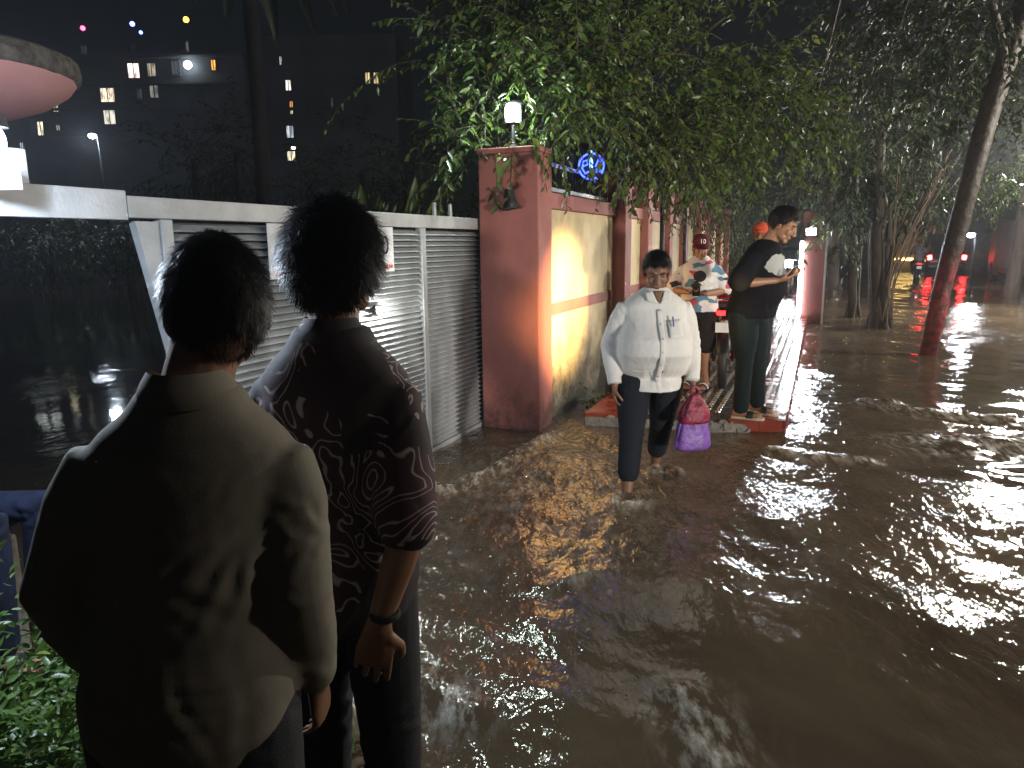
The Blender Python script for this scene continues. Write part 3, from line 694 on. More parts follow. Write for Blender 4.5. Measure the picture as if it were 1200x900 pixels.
def crown(name, parent, m, blobs, leaf=0.08, seed=1, step=0.04, tl=(0.35, 0.8), droop=0.5, lw=0.36, extra=None, hang=0.55, outward=1.0, twigmat='bark'):
    """blobs: (centre, (rx, ry, rz), number of twigs); twigs start inside the clump and reach outwards"""
    r = np.random.default_rng(seed); S = []; D = []; Ls = []
    for (c, rad, n) in blobs:
        c = np.array(c); rad = np.array(rad)
        for i in range(n):
            q = r.normal(size=3); q /= np.linalg.norm(q); k = r.random()**0.45
            pos = c+q*rad*k
            if mnoise.noise(Vector(pos*1.1)) < -0.22: continue
            S.append(pos); D.append(q*outward+r.normal(0, 0.6, 3)); Ls.append(r.uniform(*tl))
    if extra:
        for (p, d, l) in extra: S.append(np.array(p)); D.append(np.array(d)); Ls.append(l)
    B, Dd, Nn, L, tw = sprays(S, D, Ls, step, leaf, droop, seed, lw, hang)
    me = leaf_mesh(name, B, Dd, Nn, L, lw); o = link(name, me, m, parent, fix=False)
    if not blobs: return o
    mb = MB()
    for pts in tw[::1]:
        q = pts[::4]+[pts[-1]]
        if len(q) >= 2: mb.tube(q, [0.006*(1-0.7*i/len(q)) for i in range(len(q))], 3, cap=False)
    mb.build('twigs', M[twigmat], o)
    return o
def limb(mb, pts, r0, r1, seg=10, wob=0.0, seed=0):
    pts = [Vector(p) for p in pts]; out = []; n = len(pts)
    for i in range(n-1):
        for k in range(6):
            t = k/6; p0 = pts[max(i-1, 0)]; p1 = pts[i]; p2 = pts[i+1]; p3 = pts[min(i+2, n-1)]
            q = 0.5*((2*p1)+(p2-p0)*t+(2*p0-5*p1+4*p2-p3)*t*t+(3*p1-p0-3*p2+p3)*t**3)
            if wob: q += Vector((mnoise.noise(q*2.0+Vector((seed, 0, 0))), mnoise.noise(q*2.0+Vector((0, seed, 5))), 0))*wob
            out.append(q)
    out.append(pts[-1]); m = len(out)
    mb.tube(out, [(r0+(r1-r0)*i/(m-1))*(1+0.12*mnoise.noise(out[i]*6)) for i in range(m)], seg)

# 1: the leafy tree leaning over the wall
T1 = W(4.6, -1.7, 0)
t1 = empty('tree', tuple(T1), 0, 'big leafy green tree spreading over the cream wall and pillar lantern', 'tree')
mb = MB(); limb(mb, [(0, 0, -0.2), (0.05, 0, 1.3), (0.0, -0.1, 2.6), (0.15, -0.3, 4.2)], 0.17, 0.10)
def loc1(px, py, Y): return at(px, py, Y)-T1
ends = [(590, 60, 6.6), (640, 120, 6.6), (720, 60, 7.4), (800, 120, 7.8), (900, 110, 8.2), (850, 20, 8.0), (560, 150, 6.9), (700, 150, 7.0), (980, 150, 8.6)]
for i, e in enumerate(ends):
    p = loc1(*e); limb(mb, [(0.0, -0.1, 2.4+0.15*(i % 4)), p*0.45+Vector((0, 0, 1.5)), p], 0.06, 0.012, 7, 0.06, i)
mb.build('trunk', M['bark'], t1, smooth=True)
bl_ = [((560, 60), 6.9, (0.45, .5, .5), 55), ((565, 160), 6.9, (0.36, .45, .5), 62), ((630, 60), 7.0, (.65, .6, .65), 105), ((665, 130), 7.1, (.42, .55, .42), 80),
       ((720, 40), 7.6, (.8, .7, .7), 125), ((740, 130), 7.5, (.7, .6, .5), 125), ((800, 180), 7.7, (.45, .5, .35), 75), ((810, 70), 8.0, (.85, .7, .75), 135),
       ((860, 140), 8.1, (.65, .6, .6), 110), ((880, 60), 8.4, (.6, .6, .6), 45), ((930, 140), 8.6, (.5, .5, .5), 55), ((900, 200), 8.3, (.42, .4, .25), 30), ((600, 0), 7.4, (.9, .6, .5), 80), ((740, -30), 8.0, (1.2, .7, .6), 90), ((690, 90), 6.9, (.5, .4, .4), 60)]
blobs = [(tuple(loc1(p[0], p[1], Y)), r_, int(n*1.45)) for (p, Y, r_, n) in bl_]
ex = []
def strand(p0, p1, seed_):   # a long trailing shoot with side leaves
    a = loc1(*p0); b = loc1(*p1); d = b-a; ex.append((tuple(a), tuple(d.normalized()+Vector((0, 0, 0.12*d.length*0.5))), d.length))
strand((525, 70, 7.0), (340, 78, 6.6), 1); strand((880, 55, 8.4), (1062, 66, 8.8), 2); strand((960, 130, 8.6), (1050, 165, 8.8), 3); strand((540, 40, 7.0), (415, 45, 6.8), 4)
for (px, py, dx) in ((620, 150, 20), (650, 165, -8), (690, 160, 6), (525, 170, -8), (580, 185, 8), (600, 175, -10), (660, 190, 4)):
    strand((px, py, 6.15), (px+dx, py+58, 6.10), px)
crown('crown', t1, M['leaf'], blobs, 0.104, 3, 0.038, (0.3, 0.7), 0.55, 0.44, ex)

# 2: hanging creepers behind the motorbike
cr = empty('creeper', tuple(W(8.6, 0.05, 0)), 0, 'curtain of dark hanging creeper leaves over the far wall', 'creeper')
r2 = np.random.default_rng(5); ex = []
for i in range(170):
    t = r2.uniform(2.5, 15.0); v = r2.uniform(0.06, 0.38); z = r2.uniform(2.0, 3.0) if t > 5.5 else r2.uniform(2.35, 2.8); p = W(t, v, z)-W(8.6, 0.05, 0)
    ln = r2.uniform(0.5, 1.9) if t > 7 else r2.uniform(0.2, 0.7)
    ex.append((tuple(p), (V.x*0.3+r2.normal(0, .1), V.y*0.3, -1), ln))
crown('foliage', cr, M['leaf_dark'], [], 0.10, 9, 0.045, (0.3, 0.8), 0.8, 0.26, ex, hang=1.1)
bu = empty('bush', tuple(W(14.0, 0.55, 0.1)), 0, 'dense dark bush closing off the far end of the footpath', 'bush')
crown('foliage', bu, M['leaf_dark'], [((-.2, 0, 1.0), (0.7, 1.0, 1.0), 150), ((0.1, .3, 2.5), (1.2, .9, 0.9), 150), ((-0.9, -0.8, 1.2), (0.5, 0.7, 1.2), 90)], 0.10, 11, 0.045, (0.3, 0.7))
sm = MB()
for i in range(6): limb(sm, [(0.1*math.cos(i), 0.1*math.sin(i), -.1), (0.3*math.cos(i), 0.3*math.sin(i), 1.2), (0.7*math.cos(i), .7*math.sin(i), 2.3)], 0.04, 0.01, 6)
sm.build('stem', M['bark'], bu)

# small plants at the foot of the wall
def small_plant(px, py, z, label, s=1.0, n=8, m='leaf', group=None, leaf=0.10, Y=None):
    p = gnd(px, py, z) if Y is None else at(px, py, Y); o = empty('plant', tuple(p), 0, label, 'plant', group)
    r = np.random.default_rng(int(px*7+py)); ex = [((r.normal(0, .04)*s, r.normal(0, .04)*s, 0), (r.normal(0, .5), r.normal(0, .5), 1.0), r.uniform(.15, .34)*s) for _ in range(n)]
    crown('foliage', o, M[m], [], leaf*s, int(px), 0.04*s, droop=1.2, extra=ex, twigmat='stem'); return o
small_plant(692, 478, 0.0, 'small green weed growing at the foot of the cream wall', 1.0, 10)
o = small_plant(0, 0, 0, 'leafy plant climbing beside the second red wall post', 1.4, 16, leaf=0.08); o.location = W(3.3, 0.14, 0.35)
o = small_plant(0, 0, 0, 'leafy plant growing on the footpath behind the wading man', 1.5, 18, leaf=0.08); o.location = W(4.4, 0.3, 0.11)

# 3: leaning roadside tree with its trunk red lower down
B3 = gnd(1087, 417)
t3 = empty('leaning_tree', tuple(B3), 0, 'leaning roadside tree with red lower trunk in the water', 'tree')
m, nt, b = nt_new('red_bark'); L = nt.links.new
tc = nt.nodes.new('ShaderNodeTexCoord'); n = nt.nodes.new('ShaderNodeTexNoise'); n.inputs['Scale'].default_value = 9; n.inputs['Detail'].default_value = 9; L(tc.outputs['Object'], n.inputs['Vector'])
sp = nt.nodes.new('ShaderNodeSeparateXYZ'); L(tc.outputs['Object'], sp.inputs[0])
ml = nt.nodes.new('ShaderNodeMath'); ml.operation = 'MULTIPLY_ADD'; ml.inputs[1].default_value = 0.7; L(n.outputs['Fac'], ml.inputs[0]); L(sp.outputs['Z'], ml.inputs[2])
mr = nt.nodes.new('ShaderNodeMapRange'); mr.inputs[1].default_value = 1.5; mr.inputs[2].default_value = 1.9; L(ml.outputs[0], mr.inputs[0])
cr1 = nt.nodes.new('ShaderNodeValToRGB'); cr1.color_ramp.elements[0].position = .4; cr1.color_ramp.elements[0].color = (0.10, .03, .03, 1); cr1.color_ramp.elements[1].position = .6; cr1.color_ramp.elements[1].color = (0.34, 0.045, 0.05, 1); L(n.outputs['Fac'], cr1.inputs[0])
mx = nt.nodes.new('ShaderNodeMix'); mx.data_type = 'RGBA'; L(mr.outputs[0], mx.inputs[0]); L(cr1.outputs[0], mx.inputs[6]); mx.inputs[7].default_value = (0.06, 0.045, 0.035, 1)
L(mx.outputs[2], b.inputs['Base Color']); b.inputs['Roughness'].default_value = 0.6
bp = nt.nodes.new('ShaderNodeBump'); bp.inputs['Strength'].default_value = 0.9; bp.inputs['Distance'].default_value = 0.03; L(n.outputs['Fac'], bp.inputs['Height']); L(bp.outputs[0], b.inputs['Normal'])
mb = MB(); Y3 = B3.y
pts = [gnd(1085, 425, -0.15)-B3] + [at(px, py, Y3+dy)-B3 for (px, py, dy) in ((1095, 380, 0), (1106, 330, 0.05), (1122, 270, 0.1), (1140, 200, 0.1), (1163, 120, 0.2), (1190, 40, .3), (1215, -40, .4))]
limb(mb, pts, 0.115, 0.145, 16)
top = pts[-1]
limb(mb, [at(1163, 120, Y3+.2)-B3, at(1175, 60, Y3)-B3, at(1150, -40, Y3-.5)-B3], 0.09, 0.04, 8)
mb.build('trunk', m, t3, smooth=True)
bl_ = [((1150, 30), 10.8, (1.2, .9, .7), 130), ((1070, 60), 11.2, (.9, .8, .7), 110), ((1190, 110), 11.3, (.6, .6, .6), 70), ((1090, 130), 12.0, (.7, .6, .5), 90), ((1170, -40), 10.4, (1.4, 1, .7), 90), ((1040, 0), 11.4, (1.0, .8, .6), 80), ((1170, 200), 14.5, (.8, .8, .7), 70)]
crown('crown', t3, M['leaf_dark'], [(tuple(at(p[0], p[1], Y)-B3), r_, n_) for (p, Y, r_, n_) in bl_], 0.14, 21, 0.06, (0.4, 0.9), lw=.42)

# 4: group of trees with hanging roots between footpath and road
def rooted_tree(px, py, label, seed, rad, topx, spread, nroot=0, rootdir=0, py_top=150):
    Bq = gnd(px, py); Yq = Bq.y; o = empty('rooted_tree', tuple(Bq), 0, label, 'tree')
    mb = MB(); limb(mb, [(0, 0, -0.2), at(px+(topx-px)*0.15, py-90, Yq)-Bq, at(px+(topx-px)*0.5, py-160, Yq)-Bq, at(topx, py_top, Yq+.3)-Bq], rad, rad*0.6, 12, 0.05, seed)
    r = np.random.default_rng(seed)
    for k in range(5):
        a = r.uniform(0, 6.28); limb(mb, [(rad*1.8*math.cos(a), rad*1.8*math.sin(a), -0.15), (rad*.8*math.cos(a), rad*.8*math.sin(a), 0.35), (rad*.55*math.cos(a), rad*.55*math.sin(a), 1.1), (rad*.3*math.cos(a), rad*.3*math.sin(a), 2.2)], rad*.35, rad*.3, 7, 0.03, seed+k)
    mb.build('trunk', M['bark'], o, smooth=True)
    if nroot:
        mb = MB()
        for k in range(nroot):
            f = r.random(); hx = px+rootdir*(8+30*f)+r.normal(0, 3); ty = py_top+r.uniform(20, 110)
            tx = px+rootdir*(20+85*f)+r.normal(0, 5); dy = r.uniform(-.3, .5)
            limb(mb, [at(px+rootdir*(2+16*f), py-4-r.uniform(0, 30)*f, Yq+dy)-Bq, at((hx+px)/2+rootdir*6, py-70, Yq+dy)-Bq, at(tx, ty, Yq+dy)-Bq], r.uniform(.012, .028), 0.012, 6, 0.04, seed+k)
        mb.build('hanging_roots', mat('pale_roots', (0.16, 0.11, 0.075), 0.8, var=0.5, vscale=9), o, smooth=True)
    return o, Bq
o, Bq = rooted_tree(1029, 384, 'dark tree with a fan of pale hanging roots beside the lane', 51, 0.17, 1030, 1, 26, 1, 150)
bl_ = [((1040, 180), 14.5, (1.1, .8, .8), 110), ((1000, 215), 14.3, (.7, .7, .8), 100), ((1010, 285), 14.6, (.5, .5, .6), 50), ((1060, 235), 14.4, (.6, .6, .5), 50), ((1020, 100), 15, (1.5, 1.2, 1), 150), ((985, 260), 14.6, (.5, .5, .8), 60), ((940, 120), 15.5, (1.2, 1, 1), 90)]
crown('crown', o, M['leaf_dark'], [(tuple(at(p[0], p[1], Y)-Bq), r_, n_) for (p, Y, r_, n_) in bl_], 0.17, 22, 0.07, (0.4, 1.0), hang=1.0, lw=.38)
o, Bq = rooted_tree(1000, 372, 'thin dark trunk standing left of the tree with hanging roots', 57, 0.11, 1004, 1, 0, 0, 170)
crown('crown', o, M['leaf_dark'], [(tuple(at(p[0], p[1], Y)-Bq), r_, n_) for (p, Y, r_, n_) in [((1000, 180), 15.6, (.9, .8, .8), 50), ((960, 210), 16, (.8, .8, .8), 45)]], 0.15, 23, 0.07, (0.4, 1.0), hang=1.0, lw=.3)
o, Bq = rooted_tree(975, 340, 'pale grey trunk farther back behind the reddish pillar', 63, 0.20, 972, 1, 0, 0, 160)
crown('crown', o, M['leaf_dark'], [(tuple(at(p[0], p[1], Y)-Bq), r_, n_) for (p, Y, r_, n_) in [((975, 150), 21, (1.6, 1.2, 1.4), 80), ((930, 180), 21, (1.4, 1.2, 1.4), 70)]], 0.18, 24, 0.09, (0.5, 1.1))
# 5: trees across the road, lit by the street lamp
for k, (px, Y, hpx, lab) in enumerate(((1190, 21, 130, 'lamp lit yellowish green tree at the far right of the road'), (1225, 30, 90, 'tall tree behind the parked truck at the right'), (1060, 46, 150, 'dark tree behind the flooded car far down the road'))):
    p = gnd(px, 0, 0) if False else Vector((at(px, 300, Y).x, Y, 0)); o = empty('tree', tuple(p), 0, lab, 'tree')
    mb = MB(); limb(mb, [(0, 0, -.2), (0.1, 0, 2), (-.1, 0, 4)], 0.22, 0.12); mb.build('trunk', M['bark'], o, smooth=True)
    sc = Y/21
    crown('crown', o, M['leaf' if k == 0 else 'leaf_dark'], [((0, 0, 4.2*sc**.5), (1.8*sc, 1.5*sc, 1.6*sc), 150), ((-1.2*sc, -.3, 3.4*sc**.5), (1.0*sc, 1*sc, .9*sc), 60), ((1.0*sc, -.4, 5.8*sc**.5), (1.6*sc, 1.2*sc, 1.3*sc), 80)], 0.16*sc**.6, 30+k, 0.08*sc**.6, (0.5, 1.1))
# 6: dark trees around the yard behind the gate
def yard_tree(px, Y, top, wid, label, seed, kind='tree', n=170):
    p = Vector((at(px, 300, Y).x, Y, 0)); o = empty(kind, tuple(p), 0, label, 'tree'); zt = at(px, top, Y).z; w = wid*Y/F
    mb = MB(); limb(mb, [(0, 0, -.2), (0.05, 0, zt*.35), (0, 0.1, zt*.7)], 0.2, 0.08); mb.build('trunk', M['bark'], o, smooth=True)
    s = Y/18
    crown('crown', o, M['leaf_dark'], [((0, 0, zt*.62), (w*.5, w*.5, zt*.33), n), ((-w*.3, 0, zt*.42), (w*.35, w*.35, zt*.22), n//3), ((w*.3, 0, zt*.45), (w*.35, w*.35, zt*.25), n//3)], 0.15*s, seed, 0.075*s, (0.5*s, 1.0*s)); return o
yard_tree(235, 24, 112, 110, 'low dark round tree in front of the apartment block', 71)
yard_tree(285, 22, 98, 60, 'dark tree between the low round tree and the palm', 72)
yard_tree(430, 16, 125, 120, 'dark tree behind the grey gate near the red pillar', 73)
yard_tree(380, 19, 170, 90, 'dark bushy tree behind the patterned shirt man', 74)
yard_tree(60, 33, 250, 110, 'dim low tree on the far bank behind the gate opening', 75)
yard_tree(150, 32, 240, 100, 'dim dark tree on the far bank left of the low round tree', 76)
yard_tree(480, 13, 130, 70, 'tall dark tree rising just left of the pillar lantern', 77)
def palm(px, Y, top, label):
    p = Vector((at(px, 300, Y).x, Y, 0)); o = empty('palm_tree', tuple(p), 0, label, 'palm tree'); zt = at(px, top, Y).z
    mb = MB(); limb(mb, [(0, 0, -.2), (0.06, 0, zt*.5), (0, 0, zt)], 0.24, 0.18, 12); mb.build('trunk', mat('dark_bark', (.022, .018, .016), .9, var=.4, vscale=8), o, smooth=True)
    B = []; D = []; N_ = []; Ls = []; r = np.random.default_rng(3)
    for k in range(15):
        a = k*2*math.pi/15+r.normal(0, .1); q = np.array([0, 0, zt]); d = np.array([math.cos(a), math.sin(a), r.uniform(.2, 1.0)])
        for i in range(40):
            d = d+np.array([0, 0, -.05]); d /= np.linalg.norm(d); q = q+d*.08; sd = np.cross(d, [0, 0, 1])
            for sg in (-1, 1): B.append(q.copy()); D.append(sd*sg+d*.5+np.array([0, 0, -.5])); N_.append([0, 0, 1]); Ls.append(.6*(1-.5*abs(i/20-1)))
    link('fronds', leaf_mesh('fronds', np.array(B), np.array(D), np.array(N_, float), np.array(Ls), .1), M['leaf_dark'], o, fix=False); return o
palm(313, 21, -75, 'dark palm with straight trunk before the building tower')
# fern like shrub behind the gate
fs_ = empty('banana_plant', tuple(at(445, 262, 7.2)-Vector((0, 0, 1.5))), 0, 'broad leaved green plant showing over the gate top', 'plant')
B = []; D = []; N_ = []; Ls = []; r = np.random.default_rng(4)
for k in range(34):
    a = r.uniform(0, 6.28); B.append([r.normal(0, .25), r.normal(0, .1), 1.25+r.uniform(0, .2)]); D.append([math.cos(a)*.7, math.sin(a)*.3, 1.0]); N_.append([math.cos(a), -1, .2]); Ls.append(r.uniform(.3, .55))
link('leaves', leaf_mesh('leaves', np.array(B), np.array(D), np.array(N_), np.array(Ls), .24), M['leaf'], fs_, fix=False)
mb = MB(); [mb.tube([(x, 0, -.1-1.5*0), (x*.6, 0, 1.35)], .02, 6) for x in (-.15, 0, .15)]; mb.build('stem', M['stem'], fs_)
# wires
for k, (p0, p1) in enumerate((((965, 82, 9.5), (992, -30, 8.0)), ((1047, 56, 11.0), (1078, -40, 9.5)))):
    a = at(*p0); b = at(*p1); b2 = b+(b-a)*1.5
    o = MB().tube([a-(b-a)*0.6, a, b, b2], 0.006, 6).build('hanging_wire', M['black_iron'] if False else mat('grey_wire', (.25, .24, .22), .6)); tag(o, ('left' if k == 0 else 'right')+' thin grey wire slanting down from the dark sky', 'wire', 'wires over the trees')

# weeds on the bank at the lower left
def weed(x, y, h, label, seed, n=7, leaf=.05):
    o = empty('weed', (x, y, 0.02), 0, label, 'weed', 'weeds on the bank'); r = np.random.default_rng(seed)
    ex = [((r.normal(0, .03), r.normal(0, .03), 0), (r.normal(0, .16), r.normal(0, .16), 1), h*r.uniform(.6, 1.05)) for _ in range(n)]
    crown('foliage', o, M['leaf_bright'], [], leaf, seed, 0.035, droop=0.12, extra=ex, twigmat='stem', lw=.45, hang=.2); return o
spots = [(22, 635, 1.75, 'tallest weed with bright leaves at the left edge'), (-8, 700, 1.70, 'bushy weed left of the tallest weed'), (12, 745, 1.62, 'leafy weed in front of the tallest weed'), (30, 800, 1.72, 'low weed beside the near man at the left'), (5, 850, 1.60, 'low weed at the bottom left corner'), (60, 850, 1.80, 'short weed behind the near man'), (-40, 780, 1.8, 'weed at the frame edge under the seated person'), (34, 690, 1.95, 'leafy weed between the seated person and the near man'), (4, 668, 1.9, 'leafy weed in front of the blue jeans'), (20, 720, 1.7, 'dense weed just below the tallest weed')]
for i, (px, py, Y, lab) in enumerate(spots):
    p = at(px, py, Y); weed(p.x, p.y, max(.15, p.z-.02), lab, 90+i, 9 if i < 1 else 16, .075 if i < 2 else .055)
B = []; D = []; N_ = []; Ls = []; r = np.random.default_rng(8)
for i in range(6500):
    t = r.uniform(-6.0, -4.15); v = r.uniform(-.45, .95)
    if r.random() < max(0, (v-.4)*1.4): continue
    p = W(t, v, .0); B.append([p.x, p.y, .02]); D.append([r.normal(0, .35), r.normal(0, .35), 1]); N_.append([r.normal(), r.normal(), .2]); Ls.append(r.uniform(.05, .17))
o = link('grass', leaf_mesh('grass', np.array(B), np.array(D), np.array(N_), np.array(Ls), .12), M['leaf_bright'], None, fix=False); tag(o, 'short bright green grass on the bank at the lower left', 'grass', kind='stuff')

# ------------------------------------------------------------------ people
def cloth(name, col, var=0.25, vscale=8, rough=0.85, fine=260): return mat(name, col, rough, var=var, vscale=vscale, bump=0.06, bscale=fine, spec=0.2)
def hand(mb, wr, d, n, side, s=1.0, curl=0.5):
    """palm with five separate fingers; d finger direction, n palm normal, side = thumb side"""
    d = Vector(d).normalized(); n = Vector(n); n = (n-d*n.dot(d)).normalized(); t = d.cross(n)*side; wr = Vector(wr)
    mb.rtube([wr-d*0.02*s, wr+d*0.02*s, wr+d*0.055*s, wr+d*0.088*s], [(0.026*s, 0.018*s), (0.034*s, 0.017*s), (0.041*s, 0.015*s), (0.039*s, 0.012*s)], 12, flat=t)
    for k, (off, ln, r, c) in enumerate(((0.0335, 0.072, 0.0078, .85), (0.0118, 0.080, 0.0082, 1.0), (-0.0108, 0.074, 0.0078, 1.1), (-0.0325, 0.058, 0.007, 1.25))):
        p = wr+d*(0.082-0.006*abs(k-1))*s+t*off*s; q = [p-d*0.02*s, p]; a = 0.0
        dd = (d+t*off*1.2).normalized()
        for seg, f in enumerate((0.45, 0.32, 0.25)):
            a += curl*c*(0.55 if seg == 0 else 0.75); p = p+(dd*math.cos(a)+n*math.sin(a))*ln*f*s; q.append(p)
        mb.rtube(q, [r*s*1.05, r*s*1.05, r*s, r*s*.92, r*s*.8], 8)
    p = wr+d*0.022*s+t*0.026*s; td = (d*0.65+t*0.6+n*0.35).normalized()
    p1 = p+td*0.04*s; p2 = p1+(d*0.85+t*0.15+n*(0.3+curl*.5)).normalized()*0.032*s; p3 = p2+(d*0.9-t*0.1+n*(0.3+curl*.6)).normalized()*0.026*s
    mb.rtube([p, p1, p2, p3], [0.015*s, 0.0115*s, 0.0105*s, 0.0085*s], 8)
def head_mat(c, yaw, pitch, roll=0): return Matrix.Translation(c) @ Matrix.Rotation(yaw, 4, 'Z') @ Matrix.Rotation(pitch, 4, 'X') @ Matrix.Rotation(roll, 4, 'Y')
def head_parts(mb, Mh, s=1.0):
    r3 = Mh.to_3x3(); w = lambda x, y, z: Mh @ Vector((x*s, y*s, z*s))
    def el(c, r): mb.ball(w(*c), tuple(k*s for k in r), r3, 18, 12)
    el((0, -.012, .030), (.074, .094, .086)); el((0, .018, -.030), (.060, .070, .082)); el((0, .066, -.096), (.026, .022, .019)); el((0, -.045, -.03), (.058, .055, .06))
    for sx in (-1, 1):
        el((sx*.036, .060, -.028), (.024, .024, .026)); el((sx*.080, -.012, -.012), (.010, .020, .032)); el((sx*.013, .098, -.036), (.009, .010, .008)); el((sx*.038, .036, -.072), (.018, .032, .024))
        el((sx*.031, .078, .028), (.022, .014, .008))
    mb.rtube([w(0, .083, .018), w(0, .096, -.008), w(0, .108, -.032)], [.009*s, .011*s, .0135*s], 10)
    el((0, .085, -.0585), (.023, .010, .0055)); el((0, .084, -.070), (.020, .0105, .0065))
def hair_mesh(Mh, s, thick, front=0.055, back=-0.07, strands=0, seed=0, curl=0.5, slen=0.05, side=-0.02):
    mb = MB(); r = np.random.default_rng(seed); seg, ring = 64, 40; vs = []; ok = []
    for i in range(ring+1):
        th = math.pi*i/ring
        for k in range(seg):
            a = 2*math.pi*k/seg; q = Vector((math.sin(th)*math.cos(a), math.sin(th)*math.sin(a), math.cos(th)))
            f = (q.y+1)/2
            line = (back*(1-f)+front*f) if f < .5 else ((side*0.6+front*.4) if f < .62 else front)
            line = np.interp(f, [0, .35, .52, .66, .8, 1.0], [back, back*.8, side, side+.035, front, front+.008])
            hz = q.z*.100+.016
            line += .010*mnoise.noise(q*9+Vector((0, 3, seed)))+.005*mnoise.noise(q*25)
            m_ = min(1, max(0, (hz-line)/.03))
            nn = mnoise.noise(q*3+Vector((seed, 0, 0)))*.5+mnoise.noise(q*9+Vector((0, seed, 0)))*.45+mnoise.noise(q*22)*.3
            t = thick*(0.35+0.65*m_)*(0.75+0.35*nn)*(0.55+0.45*min(1, max(0, q.z+.9)))
            vs.append(Mh @ Vector((q.x*(.075+t)*s, (q.y*(.095+t)-.012)*s, (q.z*(.100+t)+.016)*s))); ok.append(hz > line)
    fs = []
    for i in range(ring):
        for k in range(seg):
            k2 = (k+1) % seg; q = (i*seg+k, (i+1)*seg+k, (i+1)*seg+k2, i*seg+k2)
            if all(ok[j] for j in q): fs.append(q)
    mb.add(vs, fs)
    c = np.array(Mh.translation); ns = strands
    if ns:
        va = np.array([tuple(v) for v in vs]); cand = np.array([j for j in range(len(vs)) if ok[j]]); ids = cand[r.integers(len(cand), size=ns)]
        p = va[ids]+r.normal(0, .0035, (ns, 3)); nrm = p-c; nrm /= np.linalg.norm(nrm, axis=1)[:, None]
        cl = np.stack([perlin3(p[:, 0]*45, p[:, 1]*45, p[:, 2]*45, seed % 97+k) for k in range(3)], 1)*1.6
        crown_ = np.array(Mh @ Vector((.01, -.05, .11))); away = p-crown_; away /= np.linalg.norm(away, axis=1)[:, None]+1e-6
        d = away*.8+np.array([0, 0, -.35])+cl*curl*1.6+r.normal(0, .18, (ns, 3)); d -= nrm*np.sum(d*nrm, 1)[:, None]; d /= np.linalg.norm(d, axis=1)[:, None]
        L = (slen*s*(.45+r.random(ns)))[:, None]; lift = (.12+.45*r.random(ns)**3)[:, None]; P = [p-nrm*.002]; 
        for k in range(4):
            d = d+cl*curl*.5*np.sin(k*2.1)+np.array([0, 0, -.10])+nrm*(lift*(.9-.45*k)); d /= np.linalg.norm(d, axis=1)[:, None]; P.append(P[-1]+d*L*.25)
        w = np.cross(nrm, d); w = w/(np.linalg.norm(w, axis=1)[:, None]+1e-9)*.00085*s; base = len(mb.v)
        arr = np.stack([q for k in range(4) for q in (P[k]-w*(1-.2*k), P[k]+w*(1-.2*k))]+[P[4]], 1).reshape(-1, 3); b0 = base+np.arange(ns)[:, None]*9
        mb.v += [tuple(x) for x in arr.tolist()]
        for k in range(3): mb.f += [tuple(x) for x in (b0+np.array([2*k, 2*k+1, 2*k+3, 2*k+2])).tolist()]
        mb.f += [tuple(x) for x in (b0+np.array([6, 7, 8])).tolist()]
    me = mb.mesh('hair'); me.shade_smooth(); return me
def folds(me, segs):
    c = npco(me); n = npno(me); d = np.zeros(len(c))
    for (a, b, w, amp) in segs:
        a = np.array(a); b = np.array(b); ab = b-a; L2 = max(1e-9, ab @ ab); L = math.sqrt(L2)
        near = np.linalg.norm(c-(a+b)/2, axis=1) < L/2+3*w
        q = c[near]; t = np.clip(((q-a) @ ab)/L2, 0, 1); jit = .35*w*np.sin(t*7+a[0]*50)
        v = q-(a+t[:, None]*ab); ds = np.linalg.norm(v, axis=1)+jit*.0
        sd = v @ np.cross(ab/L, n[near].mean(0)/max(1e-6, np.linalg.norm(n[near].mean(0)))) + jit
        ta = np.sin(np.pi*np.clip(t*.9+.05, 0, 1))**.6
        fall = np.exp(-np.maximum(0, ds-np.abs(sd))/(1.5*w))
        d[near] += amp*ta*fall*(np.exp(-(sd/(w*.45))**2)-.75*np.exp(-((sd-w)/(w*.6))**2))
    d = .011*np.tanh(d/.011); setco(me, c+n*d[:, None])
